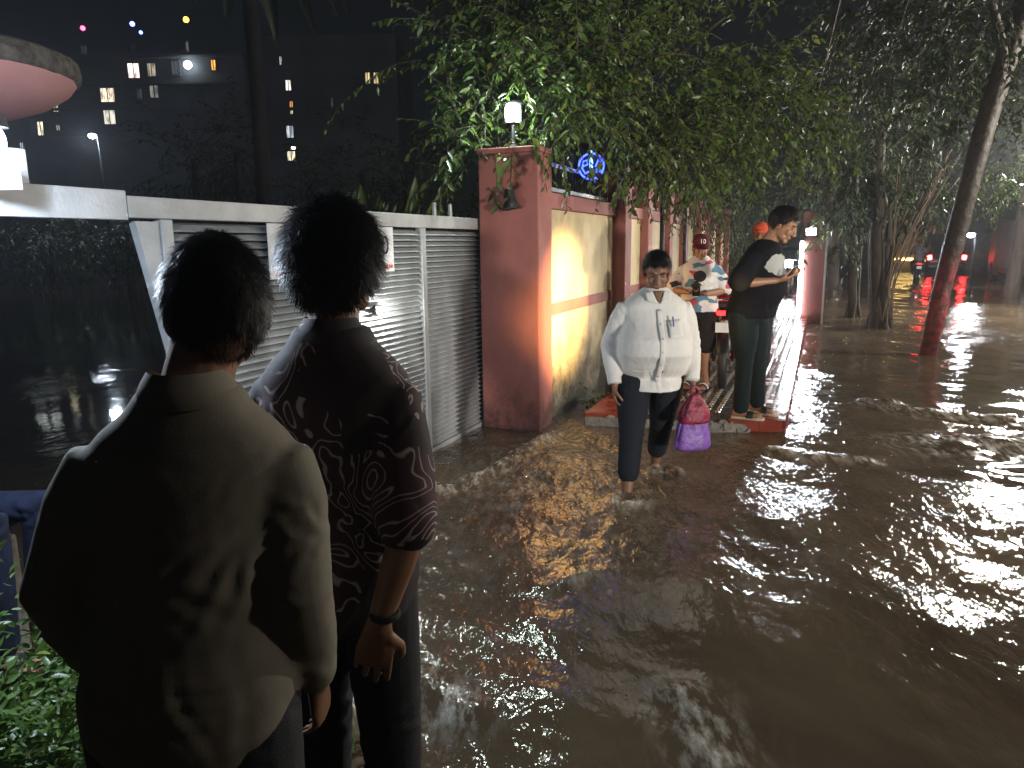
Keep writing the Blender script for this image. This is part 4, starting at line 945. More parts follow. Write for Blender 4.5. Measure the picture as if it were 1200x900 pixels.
def shirt_folds(S, arms, H, hem, g, belly, long, seed, k=1.0, lean=0.0):
    r = random.Random(seed); out = []
    for f in (1, -1):                                  # front and back
        yb = f*.13*g
        for sd in (1, -1):
            ap = S[sd]+Vector((-sd*.02, f*.07, -.06))
            for i in range(5):                         # fanning from the armpit towards the middle and the hem
                a = ap+Vector((-sd*r.uniform(0, .02), 0, -r.uniform(0, .03))); ang = r.uniform(.15, 1.25)
                L = r.uniform(.12, .30); b = a+Vector((-sd*math.cos(ang)*L, f*.03, -math.sin(ang)*L)); out.append((a, b, r.uniform(.014, .026), r.uniform(.004, .009)*k))
            for i in range(2):                         # from the shoulder point along the yoke
                a = S[sd]+Vector((-sd*.03, f*.05, .03)); b = a+Vector((-sd*r.uniform(.06, .12), f*.03, -r.uniform(.02, .09))); out.append((a, b, .016, .004*k))
        for i in range(5):                             # loose drape above the hem
            x = r.uniform(-.16, .16)*g; a = Vector((x, yb*1.15, hem*H+r.uniform(.0, .05))); b = a+Vector((r.uniform(-.07, .07), 0, r.uniform(.12, .34))); out.append((a, b, r.uniform(.016, .03), r.uniform(.004, .010)*k))
        for i in range(4):
            x = r.uniform(-.12, .05)*g; z = r.uniform(hem+.06, hem+.2)*H; a = Vector((x, yb*1.1, z)); out.append((a, a+Vector((r.uniform(.08, .16), 0, r.uniform(-.06, .06))), r.uniform(.012, .02), r.uniform(.003, .006)*k))
    for sd in (1, -1):                                 # sleeves: creases around elbow and wrist
        e, w = Vector(arms[sd][0]), Vector(arms[sd][1]); s0 = S[sd]
        for i in range(16 if long else 7):
            t = r.uniform(.1, .75) if i % 2 or not long else r.gauss(1.0, .22)
            p = s0.lerp(e, t) if t < 1 else e.lerp(w, min(.85, (t-1)*1.6)); d = (e-s0).normalized() if t < 1 else (w-e).normalized()
            a_ = r.uniform(0, 6.28); rd = Vector((math.cos(a_), math.sin(a_), 0)); tn = d.cross(rd).normalized(); p = p+rd*.055
            dirn = (tn*r.uniform(.6, 1)+d*r.uniform(-.8, .8)).normalized(); L = r.uniform(.05, .12); out.append((p-dirn*L/2, p+dirn*L/2, r.uniform(.010, .018), r.uniform(.003, .007)*k))
    return out
def trouser_folds(legs, H, seed, k=1.0):
    r = random.Random(seed); out = []
    for sd in (1, -1):
        kn, an = Vector(legs[sd][0]), Vector(legs[sd][1]); h0 = Vector((sd*.09, 0, .5*H))
        for i in range(26):
            t = r.choice((r.gauss(1.0, .12), r.gauss(1.85, .1), r.uniform(.05, .5), r.uniform(.1, 1.9))); p = h0.lerp(kn, t) if t < 1 else kn.lerp(an, min(1, t-1)); d = ((kn-h0) if t < 1 else (an-kn)).normalized()
            a_ = r.uniform(0, 6.28); rd = Vector((math.cos(a_), math.sin(a_), 0)); tn = d.cross(rd).normalized(); p = p+rd*.075
            dirn = (tn*r.uniform(.5, 1)+d*r.uniform(-.7, .7)).normalized(); L = r.uniform(.06, .15); out.append((p-dirn*L/2, p+dirn*L/2, r.uniform(.012, .02), r.uniform(.003, .008)*k))
    return out
def smoothstep(a, b, x): t = np.clip((x-a)/(b-a), 0, 1); return t*t*(3-2*t)
def person(loc, rz, label, H=1.7, sh=.185, g=1.0, belly=0.0, lean=0.0, shift=0.0, arms=None, legs=None, head=(0, 0, 0), hoff=(0, 0), skin='skin',
           shirt=None, sleeve='long', hem=.47, trousers=None, tlen='long', hair=(.012, 0), shoes=None, hands=None, vox=.0062, scl=None, wr=0.006, feet=None, loose=1.0, hemflare=1.0, group=None, hairline=(.055, -.07, -.02), feety=(0, 0), tight=1.0, hk=1.0, hz=.918):
    root = empty('person', loc, rz, label, 'person', group)
    zs = lambda f: f*H
    ly = lambda z: lean*max(0, (z-zs(.5)))/(zs(.82)-zs(.5)); lx = lambda z: shift*max(0, (z-zs(.5)))/(zs(.82)-zs(.5))
    def ring(f, rx, ry, fy=0): z = zs(f); return (lx(z), ly(z)+fy, z, rx, ry)
    b = MB()
    tor = [(.455, .10*g, .085*g, 0), (.49, .155*g, .105*g, -.01), (.53, .165*g, .112*g+belly*.3, belly*.2), (.59, .145*g+belly*.4, .098*g+belly*.8, belly*.6), (.65, .142*g+belly*.4, .098*g+belly*.7, belly*.6), (.71, .155*g, .108*g+belly*.2, belly*.2), (.755, sh*.92, .106*g, 0), (.782, sh*.88, .094*g, -.005), (.803, sh*.72, .080*g, -.01), (.822, sh*.50, .068*g, -.012), (.846, .062, .058, -.008)]
    b.rings([ring(*t) for t in tor], 28, 2.3)
    shz = zs(.760); S = {1: Vector((lx(shz)+sh*.90, ly(shz)-.005, shz)), -1: Vector((lx(shz)-sh*.90, ly(shz)-.005, shz))}
    nb = Vector((lx(zs(.835)), ly(zs(.835))-.008, zs(.835))); hc = Vector((lx(zs(.92))+hoff[0], ly(zs(.92))+.02+hoff[1], zs(hz)))
    hs = H/1.72*hk
    b.rtube([nb-Vector((0, 0, .03)), nb.lerp(hc, .5), hc+Vector((0, -.02, -.03))], [.062*g**.5, .054*g**.5, .052], 14)
    Mh = head_mat(hc, head[0], head[1], head[2]); head_parts(b, Mh, hs)
    for sd in (1, -1):
        e, w = Vector(arms[sd][0]), Vector(arms[sd][1]); s0 = S[sd]
        b.rtube([s0-Vector((sd*.035, 0, .012)), s0+(e-s0)*.06, s0*.72+e*.28, e, e.lerp(w, .35), w], [.040*g, .050*g, .047*g, .039*g**.5, .037*g**.5, .025], 12)
        if hands and hands.get(sd): hd, hn, cu = hands[sd]
        else: hd, hn, cu = (w-e), Vector((-sd, .2, 0)), .45
        hand(b, w+Vector(hd).normalized()*.012, hd, hn, -sd if (hands and hands.get(sd) and len(hands[sd]) > 3) else sd, H/1.72, cu)
        k, a = Vector(legs[sd][0]), Vector(legs[sd][1]); h0 = Vector((sd*.088*g, 0, zs(.51)))
        b.rtube([h0, h0.lerp(k, .5), k, k.lerp(a, .3), a], [.082*g, .072*g, .053, .05, .036], 14)
        fy = feety[0 if sd > 0 else 1]; fd = Matrix.Rotation(fy, 3, 'Z') @ Vector((0, 1, 0)); fs = fd.cross(Vector((0, 0, 1)))
        pit = (feet or {}).get(sd, 0.0); fdd = (fd*math.cos(pit)-Vector((0, 0, 1))*math.sin(pit))
        b.rtube([a-fdd*.045-Vector((0, 0, .045)), a+Vector((0, 0, -.04)), a+fdd*.07-Vector((0, 0, .05)), a+fdd*.135-Vector((0, 0, .058))], [(.03, .028), (.034, .036), (.04, .024), (.044, .014)], 12, flat=fs)
        for q in range(5):
            o_ = (q-2)*.0175; r_ = .0105 if q != (0 if sd > 0 else 4) else .014
            p0 = a+fdd*.13-Vector((0, 0, .06))+fs*o_; b.rtube([p0, p0+fdd*(.035-.004*abs(q-(1 if sd > 0 else 3)))], [r_, r_*.85], 8)
    bme = remesh(b, vox, 2); body = link('body', bme, M[skin], root, fix=False)
    R3 = Mh.to_3x3()
    for sd in (-1, 1):
        MB().ball(Mh @ Vector((sd*.031*hs, .0735*hs, .003*hs)), (.0125*hs, .007*hs, .0035*hs), R3, 12, 8).build('eye', M['eye'], root, smooth=True)
        MB().rtube([Mh @ Vector((sd*x*hs, y*hs, z*hs)) for x, y, z in ((.014, .094, .028), (.032, .092, .034), (.050, .076, .029))], [.003*hs, .0042*hs, .002*hs], 6).build('eyebrow', M['hair'], root, smooth=True)
    MB().rtube([Mh @ Vector((x*hs, (.094-abs(x)*.25)*hs, -.0645*hs)) for x in (-.02, 0, .02)], [.0012*hs, .002*hs, .0012*hs], 6).build('mouth', M['mouth'], root, smooth=True)
    if hair: link('hair', hair_mesh(Mh, hs, hair[0], hairline[0], hairline[1], hair[1], int(H*1000), side=hairline[2], slen=hair[2] if len(hair) > 2 else .03, curl=hair[3] if len(hair) > 3 else .5), M['hair'], root, fix=False)
    # clothes
    if shirt:
        c = MB(); ex = .014*loose; hz = hem
        rr = []
        for (f, rx, ry, fy) in tor:
            if f < hem-.01: continue
            kx = ex*(1.6 if f < .7 else 1.0); rr.append((f, rx+kx, ry+kx*1.1, fy))
        rr = [(hz, np.interp(hz, [t[0] for t in tor], [t[1] for t in tor])*1.0*hemflare+ex*2.2, np.interp(hz, [t[0] for t in tor], [t[2] for t in tor])*hemflare+ex*2.4+belly*.25, belly*.35)] + [t for t in rr if t[0] > hz+.015]
        rr = rr[:-1]+[(.846, .076, .072, -.008)]
        c.rings([ring(*t) for t in rr], 32, 2.25)
        for sd in (1, -1):
            e, w = Vector(arms[sd][0]), Vector(arms[sd][1]); s0 = S[sd]
            u1 = s0*.72+e*.28; q = [s0-Vector((sd*.045, 0, .012)), s0-Vector((sd*.005, 0, .0))+(e-s0)*.04, u1]; rads = [.046*g, .062*g, .057*g+.006*loose]
            if sleeve == 'long':
                q += [e, e.lerp(w, .4), e.lerp(w, .86)]; rads += [.050*g+.008*loose, .048*g**.5+.008*loose, .036+.008*loose]
            else:
                q += [s0.lerp(e, .62)]; rads += [.058*g+.014*loose]
                if sleeve == 'elbow': q += [s0.lerp(e, .9)]; rads += [.054*g+.016*loose]
            c.rtube(q, rads, 16)
        me = remesh(c, .009, 8)
        wrinkle(me, wr*.6, 5, (1, 1, .5), int(H*983) % 50+7, False)
        folds(me, shirt_folds(S, arms, H, hem, g, belly, sleeve == 'long', int(H*1000), min(1.2, wr/.008)))
        wrinkle(me, wr*.22, 22, (1, 1, .8), int(H*991) % 50+3)
        link('shirt', me, shirt, root, fix=False)
    if trousers:
        c = MB(); top = max(hem+.02, .52) if hem < .53 else hem+.02
        c.rings([ring(f, rx+.012, ry+.012+belly*.1, fy) for (f, rx, ry, fy) in tor[:3]]+[ring(top+.03, .155*g+belly*.3, .105*g+belly*.6, belly*.3)], 28, 2.2)
        for sd in (1, -1):
            k, a = Vector(legs[sd][0]), Vector(legs[sd][1]); h0 = Vector((sd*.092*g, 0, zs(.50)))
            kl = k.lerp(a, .25)
            if tlen == 'long': end = k.lerp(a, .96); rd = [.098*g, .090*g, .074*tight, .07*tight, .068*tight]; q = [h0, h0.lerp(k, .5), k, k.lerp(a, .5), end]
            elif tlen == 'rolled': end = k.lerp(a, .66); rd = [.100*g, .092*g, .080, .074, .072]; q = [h0, h0.lerp(k, .5), k, k.lerp(a, .5), end]
            else: rd = [.100*g, .098*g, .096*g]; q = [h0, h0.lerp(k, .5), h0.lerp(k, .93)]
            c.rtube(q, rd, 16)
        me = remesh(c, .010, 3); folds(me, trouser_folds(legs, H, int(H*1000))); wrinkle(me, .002, 20, (1, 1, 1), 19)
        link('trousers' if tlen != 'short' else 'shorts', me, trousers, root, fix=False)
    if shoes:
        for sd in (1, -1):
            a = Vector(legs[sd][1]); fy = feety[0 if sd > 0 else 1]; rot = Matrix.Rotation(fy, 3, 'Z') @ Matrix.Rotation(-(feet or {}).get(sd, 0.0), 3, 'X')
            c = MB(); o = a+Vector((0, 0, -.073)); prof = [(-.075, .030), (-.04, .036), (.02, .038), (.08, .045), (.14, .050), (.185, .040), (.20, .02)]
            vs = []; fs = []
            for zz in (-.012, .010):
                for (y, x) in prof: vs.append(o+rot @ Vector((x, y, zz)))
                for (y, x) in reversed(prof): vs.append(o+rot @ Vector((-x, y, zz)))
            n = 2*len(prof)
            for i in range(n): fs.append((i, (i+1) % n, n+(i+1) % n, n+i))
            fs.append(tuple(reversed(range(n)))); fs.append(tuple(range(n, 2*n))); c.add(vs, fs)
            sole = c.build('sandal', shoes[0], root, bevel=.003)
            c = MB(); pts = [o+rot @ Vector((.05*math.cos(t_)*1.0, .085, .004+.052*math.sin(t_))) for t_ in np.linspace(0, math.pi, 11)]
            c.tube(pts, [(.026, .004)]*11, 8, flat=rot @ Vector((0, 1, 0)))
            c.build('strap', shoes[1], sole)
            if len(shoes) > 2:
                for dy in (-.014, 0.0, .014):
                    c = MB(); c.tube([o+rot @ Vector((.052*math.cos(t_), .085+dy, .006+.054*math.sin(t_))) for t_ in np.linspace(0, math.pi, 11)], [(.0035, .004)]*11, 6, flat=rot @ Vector((0, 1, 0))); c.build('stripe', shoes[2], sole)
    return root, Mh, hs, nb
M['eye'] = mat('eye', (0.05, 0.035, 0.03), 0.15); M['mouth'] = mat('lip_line', (0.10, 0.035, 0.03), 0.6)

def collar(root, nb, r0, m, h=.035, lean=0.0, open_=50, tilt=0.25):
    mb = MB(); n = 26; vs = []; fs = []
    for i in range(n):
        a = R(90+open_/2+(360-open_)*i/(n-1)); c, s = math.cos(a), math.sin(a)
        for (k, z) in ((1.0, h*1.0), (1.18, h*.55), (1.42, -.012), (1.30, -.016), (1.08, h*.3)):
            f = max(0, s); vs.append((nb.x+r0*k*c, nb.y+r0*k*1.05*s+f*.012*k, nb.z+.004+z-f*(.035+.02*(k > 1.1))*1.0))
    for i in range(n-1):
        for j in range(4): fs.append((i*5+j, i*5+j+1, (i+1)*5+j+1, (i+1)*5+j))
    return mb.add(vs, fs).build('collar', m, root, smooth=True)

# 1 near man seen from behind, beige shirt
beige = cloth('beige_shirt', (0.22, 0.195, 0.155), .2, 5)
p1, Mh1, hs1, nb1 = person((-.575, 1.19, 0), R(2), 'nearest man seen from behind in a beige collared shirt', H=1.655, sh=.178, g=1.0, lean=.02, shift=.04, hoff=(.03, .01),
    arms={1: ((.205, -.02, 1.05), (.200, .08, .81)), -1: ((-.19, -.03, 1.06), (-.165, .09, .82))}, legs={1: ((.10, 0, .46), (.11, 0, .08)), -1: ((-.10, .02, .46), (-.12, 0, .08))}, head=(R(24), R(-6), 0),
    shirt=beige, sleeve='long', hem=.45, trousers=M['black_cloth'], hair=(.014, 26000, .020), shoes=(M['dark_rubber'], M['dark_rubber']), wr=.006, loose=.95, hairline=(.055, -.10, -.03))
collar(p1, nb1, .062, beige, .04)
def back_seams(root, zy, half, zb, m_):
    co = npco([c for c in root.children if c.name.startswith('shirt')][0].data)
    def bk(x, z): k = (np.abs(co[:, 0]-x) < .016) & (np.abs(co[:, 2]-z) < .016); return float(co[k, 1].min()) if k.any() else None
    pts = [(x, bk(x, zy-.02*abs(x)/half), zy-.02*abs(x)/half) for x in np.linspace(-half, half, 24)]; pts = [q for q in pts if q[1] is not None]
    MB().tube([(q[0], q[1]-.0005, q[2]) for q in pts], .0018, 6).build('yoke_seam', m_, root, smooth=True)
    for dx in (-.022, .022):
        pts = [(dx, bk(dx, z), z) for z in np.linspace(zb, zy-.004, 24)]; pts = [q for q in pts if q[1] is not None]
        MB().tube([(q[0], q[1]-.0003, q[2]) for q in pts], .0016, 6).build('pleat', m_, root, smooth=True)
# 2 slim man with patterned shirt
m, nt, b = nt_new('floral_shirt'); L = nt.links.new
tc = nt.nodes.new('ShaderNodeTexCoord'); n = nt.nodes.new('ShaderNodeTexNoise'); n.inputs['Scale'].default_value = 5.5; n.inputs['Detail'].default_value = 1.6; n.inputs['Distortion'].default_value = 1.4; L(tc.outputs['Object'], n.inputs['Vector'])
m1 = nt.nodes.new('ShaderNodeMath'); m1.operation = 'MULTIPLY'; m1.inputs[1].default_value = 11; L(n.outputs['Fac'], m1.inputs[0])
m2 = nt.nodes.new('ShaderNodeMath'); m2.operation = 'FRACT'; L(m1.outputs[0], m2.inputs[0])
m25 = nt.nodes.new('ShaderNodeMath'); m25.operation = 'PINGPONG'; m25.inputs[1].default_value = .5; L(m1.outputs[0], m25.inputs[0])
m3 = nt.nodes.new('ShaderNodeMapRange'); m3.interpolation_type = 'SMOOTHSTEP'; m3.inputs[1].default_value = .02; m3.inputs[2].default_value = .15; m3.inputs[3].default_value = 1; m3.inputs[4].default_value = 0; L(m25.outputs[0], m3.inputs[0])
n2 = nt.nodes.new('ShaderNodeTexNoise'); n2.inputs['Scale'].default_value = 5; n2.inputs['Detail'].default_value = 1; L(tc.outputs['Object'], n2.inputs['Vector'])
g1 = nt.nodes.new('ShaderNodeMath'); g1.operation = 'GREATER_THAN'; g1.inputs[1].default_value = .49; L(n2.outputs['Fac'], g1.inputs[0])
m4 = nt.nodes.new('ShaderNodeMath'); m4.operation = 'MULTIPLY'; L(m3.outputs[0], m4.inputs[0]); L(g1.outputs[0], m4.inputs[1])
cr2 = nt.nodes.new('ShaderNodeValToRGB'); cr2.color_ramp.elements[0].position = .45; cr2.color_ramp.elements[0].color = (.022, .014, .016, 1); cr2.color_ramp.elements[1].position = .6; cr2.color_ramp.elements[1].color = (.060, .020, .026, 1); L(n2.outputs['Fac'], cr2.inputs[0])
mx = nt.nodes.new('ShaderNodeMix'); mx.data_type = 'RGBA'; L(m4.outputs[0], mx.inputs[0]); L(cr2.outputs[0], mx.inputs[6]); mx.inputs[7].default_value = (.40, .33, .31, 1); L(mx.outputs[2], b.inputs['Base Color']); b.inputs['Roughness'].default_value = .8
floral = m
p2, Mh2, hs2, nb2 = person((-.385, 1.56, 0), R(-14), 'slim man seen from behind in a dark floral shirt', H=1.72, sh=.165, g=.90, lean=.02,
    arms={1: ((.195, -.09, 1.04), (.145, -.135, .865)), -1: ((-.23, -.02, 1.08), (-.2, .1, .86))}, legs={1: ((.09, .02, .47), (.10, 0, .08)), -1: ((-.09, .02, .47), (-.10, 0, .08))}, head=(R(5), R(-4), 0),
    hands={1: ((-.25, .12, -1), (-.3, .9, 0), .25)}, shirt=floral, sleeve='elbow', hem=.465, trousers=M['black_cloth'], hair=(.032, 26000, .040, .9), shoes=(M['dark_rubber'], M['dark_rubber']), wr=.007, loose=1.2, vox=.0046, hairline=(.05, -.085, -.02), tight=.95)
collar(p2, nb2, .056, floral, .035)
lamp_ = MB().torus((0, 0, 0), .0275, .0045, 'Z', 24, 8, 1.8).build('watch_strap', M['black_cloth'], p2, smooth=True); lamp_.location = (.158, -.133, .885)
# 3 wading man in a white shirt
white = cloth('white_shirt', (0.66, 0.65, 0.62), .07, 6)
p3, Mh3, hs3, nb3 = person((.935, 4.90, -.065), R(183), 'stout man in a white shirt and dark trousers wading forward', H=1.66, sh=.212, g=1.2, belly=.10, lean=.05,
    arms={1: ((.272, -.02, 1.02), (.262, .09, .77)), -1: ((-.27, -.03, 1.02), (-.262, .08, .78))}, legs={1: ((.17, .20, .46), (.205, .26, .085)), -1: ((-.10, -.08, .46), (-.125, -.32, .12))}, head=(R(-6), R(-28), 0),
    hands={1: ((0, .2, -1), (-1, .2, 0), .7), -1: ((.05, .2, -1), (1, .1, 0), 1.2)}, skin='skin_dark', shirt=white, sleeve='long', hem=.44, trousers=cloth('navy_trousers', (.012, .015, .022)), tlen='rolled', hair=(.018, 9000, .022), shoes=(M['dark_rubber'], M['dark_rubber']), wr=.014, loose=1.3, feet={-1: R(35)}, hairline=(.060, -.06, -.005), hemflare=1.16, hk=1.08, hz=.908, feety=(R(5), R(-5)))
sc_ = npco([c for c in p3.children if c.name.startswith('shirt')][0].data)
def front(x, z, r=.03):
    k = (np.abs(sc_[:, 0]-x) < r) & (np.abs(sc_[:, 2]-z) < r); return float(sc_[k, 1].max())
def patch(name, x0, x1, z0, z1, m_, lift=.003, nx=4, nz=14):
    vs = []; fs = []
    for i in range(nz+1):
        for j in range(nx+1):
            x = x0+(x1-x0)*j/nx; z = z0+(z1-z0)*i/nz; vs.append((x, front(x, z, .014)+lift, z))
    for i in range(nz):
        for j in range(nx): q = i*(nx+1)+j; fs.append((q, q+1, q+nx+2, q+nx+1))
    o = MB().add(vs, fs).build(name, m_, p3, smooth=True); md = o.modifiers.new('s', 'SOLIDIFY'); md.thickness = .003; return o
pk = patch('button_placket', -.016, .018, .80, 1.27, white, .003, 3, 22)
for k in range(6):
    z = .84+k*.085; MB().ball((0, front(0, z, .015)+.006, z), (.006, .003, .006)).build('button', M['beam_paint'], pk, smooth=True)
patch('chest_pocket', -.135, -.045, 1.10, 1.205, white, .004, 5, 5)
def quadpatch(name, pts, m_, lift):
    a, b_, c, d = [Vector((x, 0, z)) for x, z in pts]; vs = []; fs = []; n = 6
    for i in range(n+1):
        for j in range(n+1):
            p = (a.lerp(b_, j/n)).lerp(d.lerp(c, j/n), i/n); vs.append((p.x, front(p.x, p.z, .016)+lift, p.z))
    for i in range(n):
        for j in range(n): q = i*(n+1)+j; fs.append((q, q+1, q+n+2, q+n+1))
    o = MB().add(vs, fs).build(name, m_, p3, smooth=True); md = o.modifiers.new('s', 'SOLIDIFY'); md.thickness = .003
quadpatch('open_neckline', [(-.030, 1.385), (.030, 1.385), (.004, 1.315), (-.004, 1.315)], M['skin_dark'], .003)
for sd in (1, -1): quadpatch('collar_wing', [(sd*.040, 1.388), (sd*.085, 1.375), (sd*.075, 1.325), (sd*.008, 1.305)], white, .009)
MB().rtube([(-.075, front(-.075, 1.17)+.006, 1.17), (-.074, front(-.075, 1.2)+.008, 1.225)], [.005, .005], 6).build('pen', mat('blue_pen', (.03, .05, .3), .3), p3)
for sd in (1, -1):
    e, w = (Vector((.272, -.02, 1.02)), Vector((.262, .09, .77))) if sd > 0 else (Vector((-.27, -.03, 1.02)), Vector((-.262, .08, .78)))
    MB().tube([e.lerp(w, .78), e.lerp(w, .98)], [.049, .046], 16).build('cuff', white, p3, smooth=True, bevel=.002)
# bags in his left hand
hw = Matrix.Rotation(R(183), 4, 'Z') @ Vector((-.262, .105, .69))+Vector((.935, 4.90, -.065))
def bag(name, c, h, w, d, m_, label, seed, prof_):
    o = empty(name, c, R(12), label, 'bag'); mb = MB(); n = 40; vs = []; fs = []; zs_ = np.linspace(0, 1, 14)
    for z in zs_:
        f = np.interp(z, [0, .06, .35, .7, .88, 1], prof_)
        for k in range(n):
            a = 2*math.pi*k/n; pl = 1+(.05+.22*z)*math.sin(a*9+seed+2*math.sin(a*2))*z+.06*mnoise.noise(Vector((math.cos(a)*2, math.sin(a)*2, z*3+seed)))
            vs.append((w*f*pl*math.copysign(abs(math.cos(a))**.8, math.cos(a)), d*f*pl*math.sin(a), -h+h*z))
    for i in range(len(zs_)-1):
        for k in range(n): fs.append((i*n+k, i*n+(k+1) % n, (i+1)*n+(k+1) % n, (i+1)*n+k))
    fs.append(tuple(reversed(range(n)))); fs.append(tuple((len(zs_)-1)*n+k for k in range(n)))
    mb.add(vs, fs).build('sack', m_, o, smooth=True)
    MB().tube([(-.02, 0, -.01), (-.03, 0, .03), (0, 0, .055), (.03, 0, .03), (.02, 0, -.01)], [(.012, .003)]*5, 6).build('handle', m_, o, smooth=True)
    return o
bag('crimson_bag', tuple(hw+Vector((.0, -.05, .015))), .19, .11, .055, mat('crimson_plastic', (.30, .014, .055), .5, var=.6, vscale=18, bump=1.0, bscale=20), 'crimson gathered plastic bag in the wading man\'s hand', 1.0, [.88, 1.0, .98, .62, .34, .22])
bag('purple_bag', tuple(hw+Vector((.01, .02, -.11))), .265, .13, .055, mat('purple_plastic', (.22, .09, .42), .45, var=.35, vscale=12, bump=1.0, bscale=16), 'purple plastic bag hanging below the crimson bag', 2.3, [.86, 1.0, .96, .74, .50, .40])
# 4 man with cap beside the motorbike
def tee_mat():
    m, nt, b = nt_new('patterned_tee'); L = nt.links.new
    tc = nt.nodes.new('ShaderNodeTexCoord'); mp = nt.nodes.new('ShaderNodeMapping'); mp.inputs['Scale'].default_value = (10, 5, 20); mp.inputs['Rotation'].default_value = (0, R(12), 0); L(tc.outputs['Object'], mp.inputs[0])
    v = nt.nodes.new('ShaderNodeTexVoronoi'); v.distance = 'MANHATTAN'; v.inputs['Scale'].default_value = 1.0; L(mp.outputs[0], v.inputs['Vector'])
    sp = nt.nodes.new('ShaderNodeSeparateColor'); L(v.outputs['Color'], sp.inputs[0])
    r = nt.nodes.new('ShaderNodeValToRGB'); r.color_ramp.interpolation = 'CONSTANT'; e = r.color_ramp.elements
    e[0].color = (.66, .64, .62, 1); e[0].position = 0; e[1].position = .44; e[1].color = (.55, .06, .13, 1)
    for p, c in ((.56, (.70, .67, .64, 1)), (.66, (.10, .20, .30, 1)), (.82, (.6, .58, .58, 1)), (.93, (.02, .02, .025, 1))): x = e.new(p); x.color = c
    L(sp.outputs[0], r.inputs[0])
    sx = nt.nodes.new('ShaderNodeMapping'); sx.inputs['Location'].default_value = (0.0, 0, -1.17*15); sx.inputs['Scale'].default_value = (13.5, 0, 15); L(tc.outputs['Object'], sx.inputs[0])
    ln = nt.nodes.new('ShaderNodeVectorMath'); ln.operation = 'LENGTH'; L(sx.outputs[0], ln.inputs[0])
    lt = nt.nodes.new('ShaderNodeMath'); lt.operation = 'LESS_THAN'; lt.inputs[1].default_value = .85; L(ln.outputs['Value'], lt.inputs[0])
    mx = nt.nodes.new('ShaderNodeMix'); mx.data_type = 'RGBA'; L(lt.outputs[0], mx.inputs[0]); L(r.outputs[0], mx.inputs[6]); mx.inputs[7].default_value = (.02, .02, .025, 1)
    L(mx.outputs[2], b.inputs['Base Color']); b.inputs['Roughness'].default_value = .85; return m
p4, Mh4, hs4, nb4 = person((1.93, 7.62, .118), R(166), 'man in a maroon cap and colourful patterned T-shirt beside the motorbike', H=1.62, sh=.18, g=1.0, belly=.02, lean=.02,
    arms={1: ((.27, .05, 1.03), (.12, .26, 1.02)), -1: ((-.26, .02, 1.02), (-.06, .26, 1.0))}, legs={1: ((.11, .05, .44), (.13, .0, .085)), -1: ((-.09, .06, .44), (-.10, .02, .085))}, head=(R(10), R(-15), 0), hoff=(0, .02), hz=.895, skin='skin_pale',
    hands={1: ((-.8, .5, 0), (0, .3, 1), .6), -1: ((.8, .5, .05), (0, .3, 1), .6)}, shirt=tee_mat(), sleeve='elbow', hem=.50, trousers=cloth('black_shorts', (.012, .011, .014)), tlen='short', hair=(.008, 0), shoes=(M['dark_rubber'], M['dark_rubber'], M['white_paint']), wr=.008, loose=1.4, feety=(R(10), R(-20)))
def cap(root, Mh, s, m_, text=None, name='cap'):
    o_ = empty(name, (0, 0, 0)); o_.parent = root; mb = MB(); vs = []; fs = []; seg, ring = 28, 9
    for i in range(ring+1):
        th = math.pi*.5*i/ring
        for k in range(seg):
            a = 2*math.pi*k/seg; vs.append(Mh @ (Vector((math.sin(th)*math.cos(a)*.087, math.sin(th)*math.sin(a)*.107-.010, .054+math.cos(th)**.8*.088))*s))
    for i in range(ring):
        for k in range(seg): fs.append((i*seg+k, (i+1)*seg+k, (i+1)*seg+(k+1) % seg, i*seg+(k+1) % seg))
    mb.add(vs, fs).build('dome', m_, o_, smooth=True)
    mb = MB(); vs = []; fs = []; n = 15
    for zz in (.0, .005):
        for j in range(3):
            for i in range(n):
                a = R(20+140*i/(n-1)); k = 1+.62*j/2*math.sin(R(180*i/(n-1)))**.6
                vs.append(Mh @ (Vector((.085*math.cos(a)*(1+.08*j),   .104*math.sin(a)*k-.01, .060-zz-.012*j*j*.5-.010*abs(math.cos(a))*j))*s))
    for l in range(2):
        for j in range(2):
            for i in range(n-1):
                q = l*3*n+j*n+i; fs.append((q, q+1, q+n+1, q+n) if l == 0 else (q, q+n, q+n+1, q+1))
    for i in range(n-1): fs.append((2*n+i, 2*n+i+1, 5*n+i+1, 5*n+i))
    mb.add(vs, fs).build('brim', m_, o_, smooth=True)
    if text:
        me = text_mesh(text, .062*s, .003); T = Mh @ Matrix.Translation((0, .088*s, .088*s)) @ Matrix.Rotation(math.pi, 4, 'Z') @ Matrix.Rotation(R(90-30), 4, 'X'); me.transform(T); link('number', me, mat('white_print', (.75, .75, .75), .6), o_, fix=False)
    return o_
cap(p4, Mh4, hs4*1.04, cloth('maroon_cap', (.085, .012, .018)), '10')
ph = empty('phone', (0, 0, 0), 0, 'phone in the hands of the man with the maroon cap', 'phone'); pw = Matrix.Rotation(R(166), 4, 'Z') @ Vector((.03, .345, 1.035))+Vector((1.93, 7.62, .118)); ph.location = pw; ph.rotation_euler = (R(-35), 0, R(166))
MB().box((0, 0, 0), (.075, .15, .009)).build('case', M['dark_rubber'], ph, bevel=.003); MB().box((0, 0, -.0052), (.068, .142, .001)).build('screen', emit('warm_screen', (1, .62, .3), 0.7), ph)
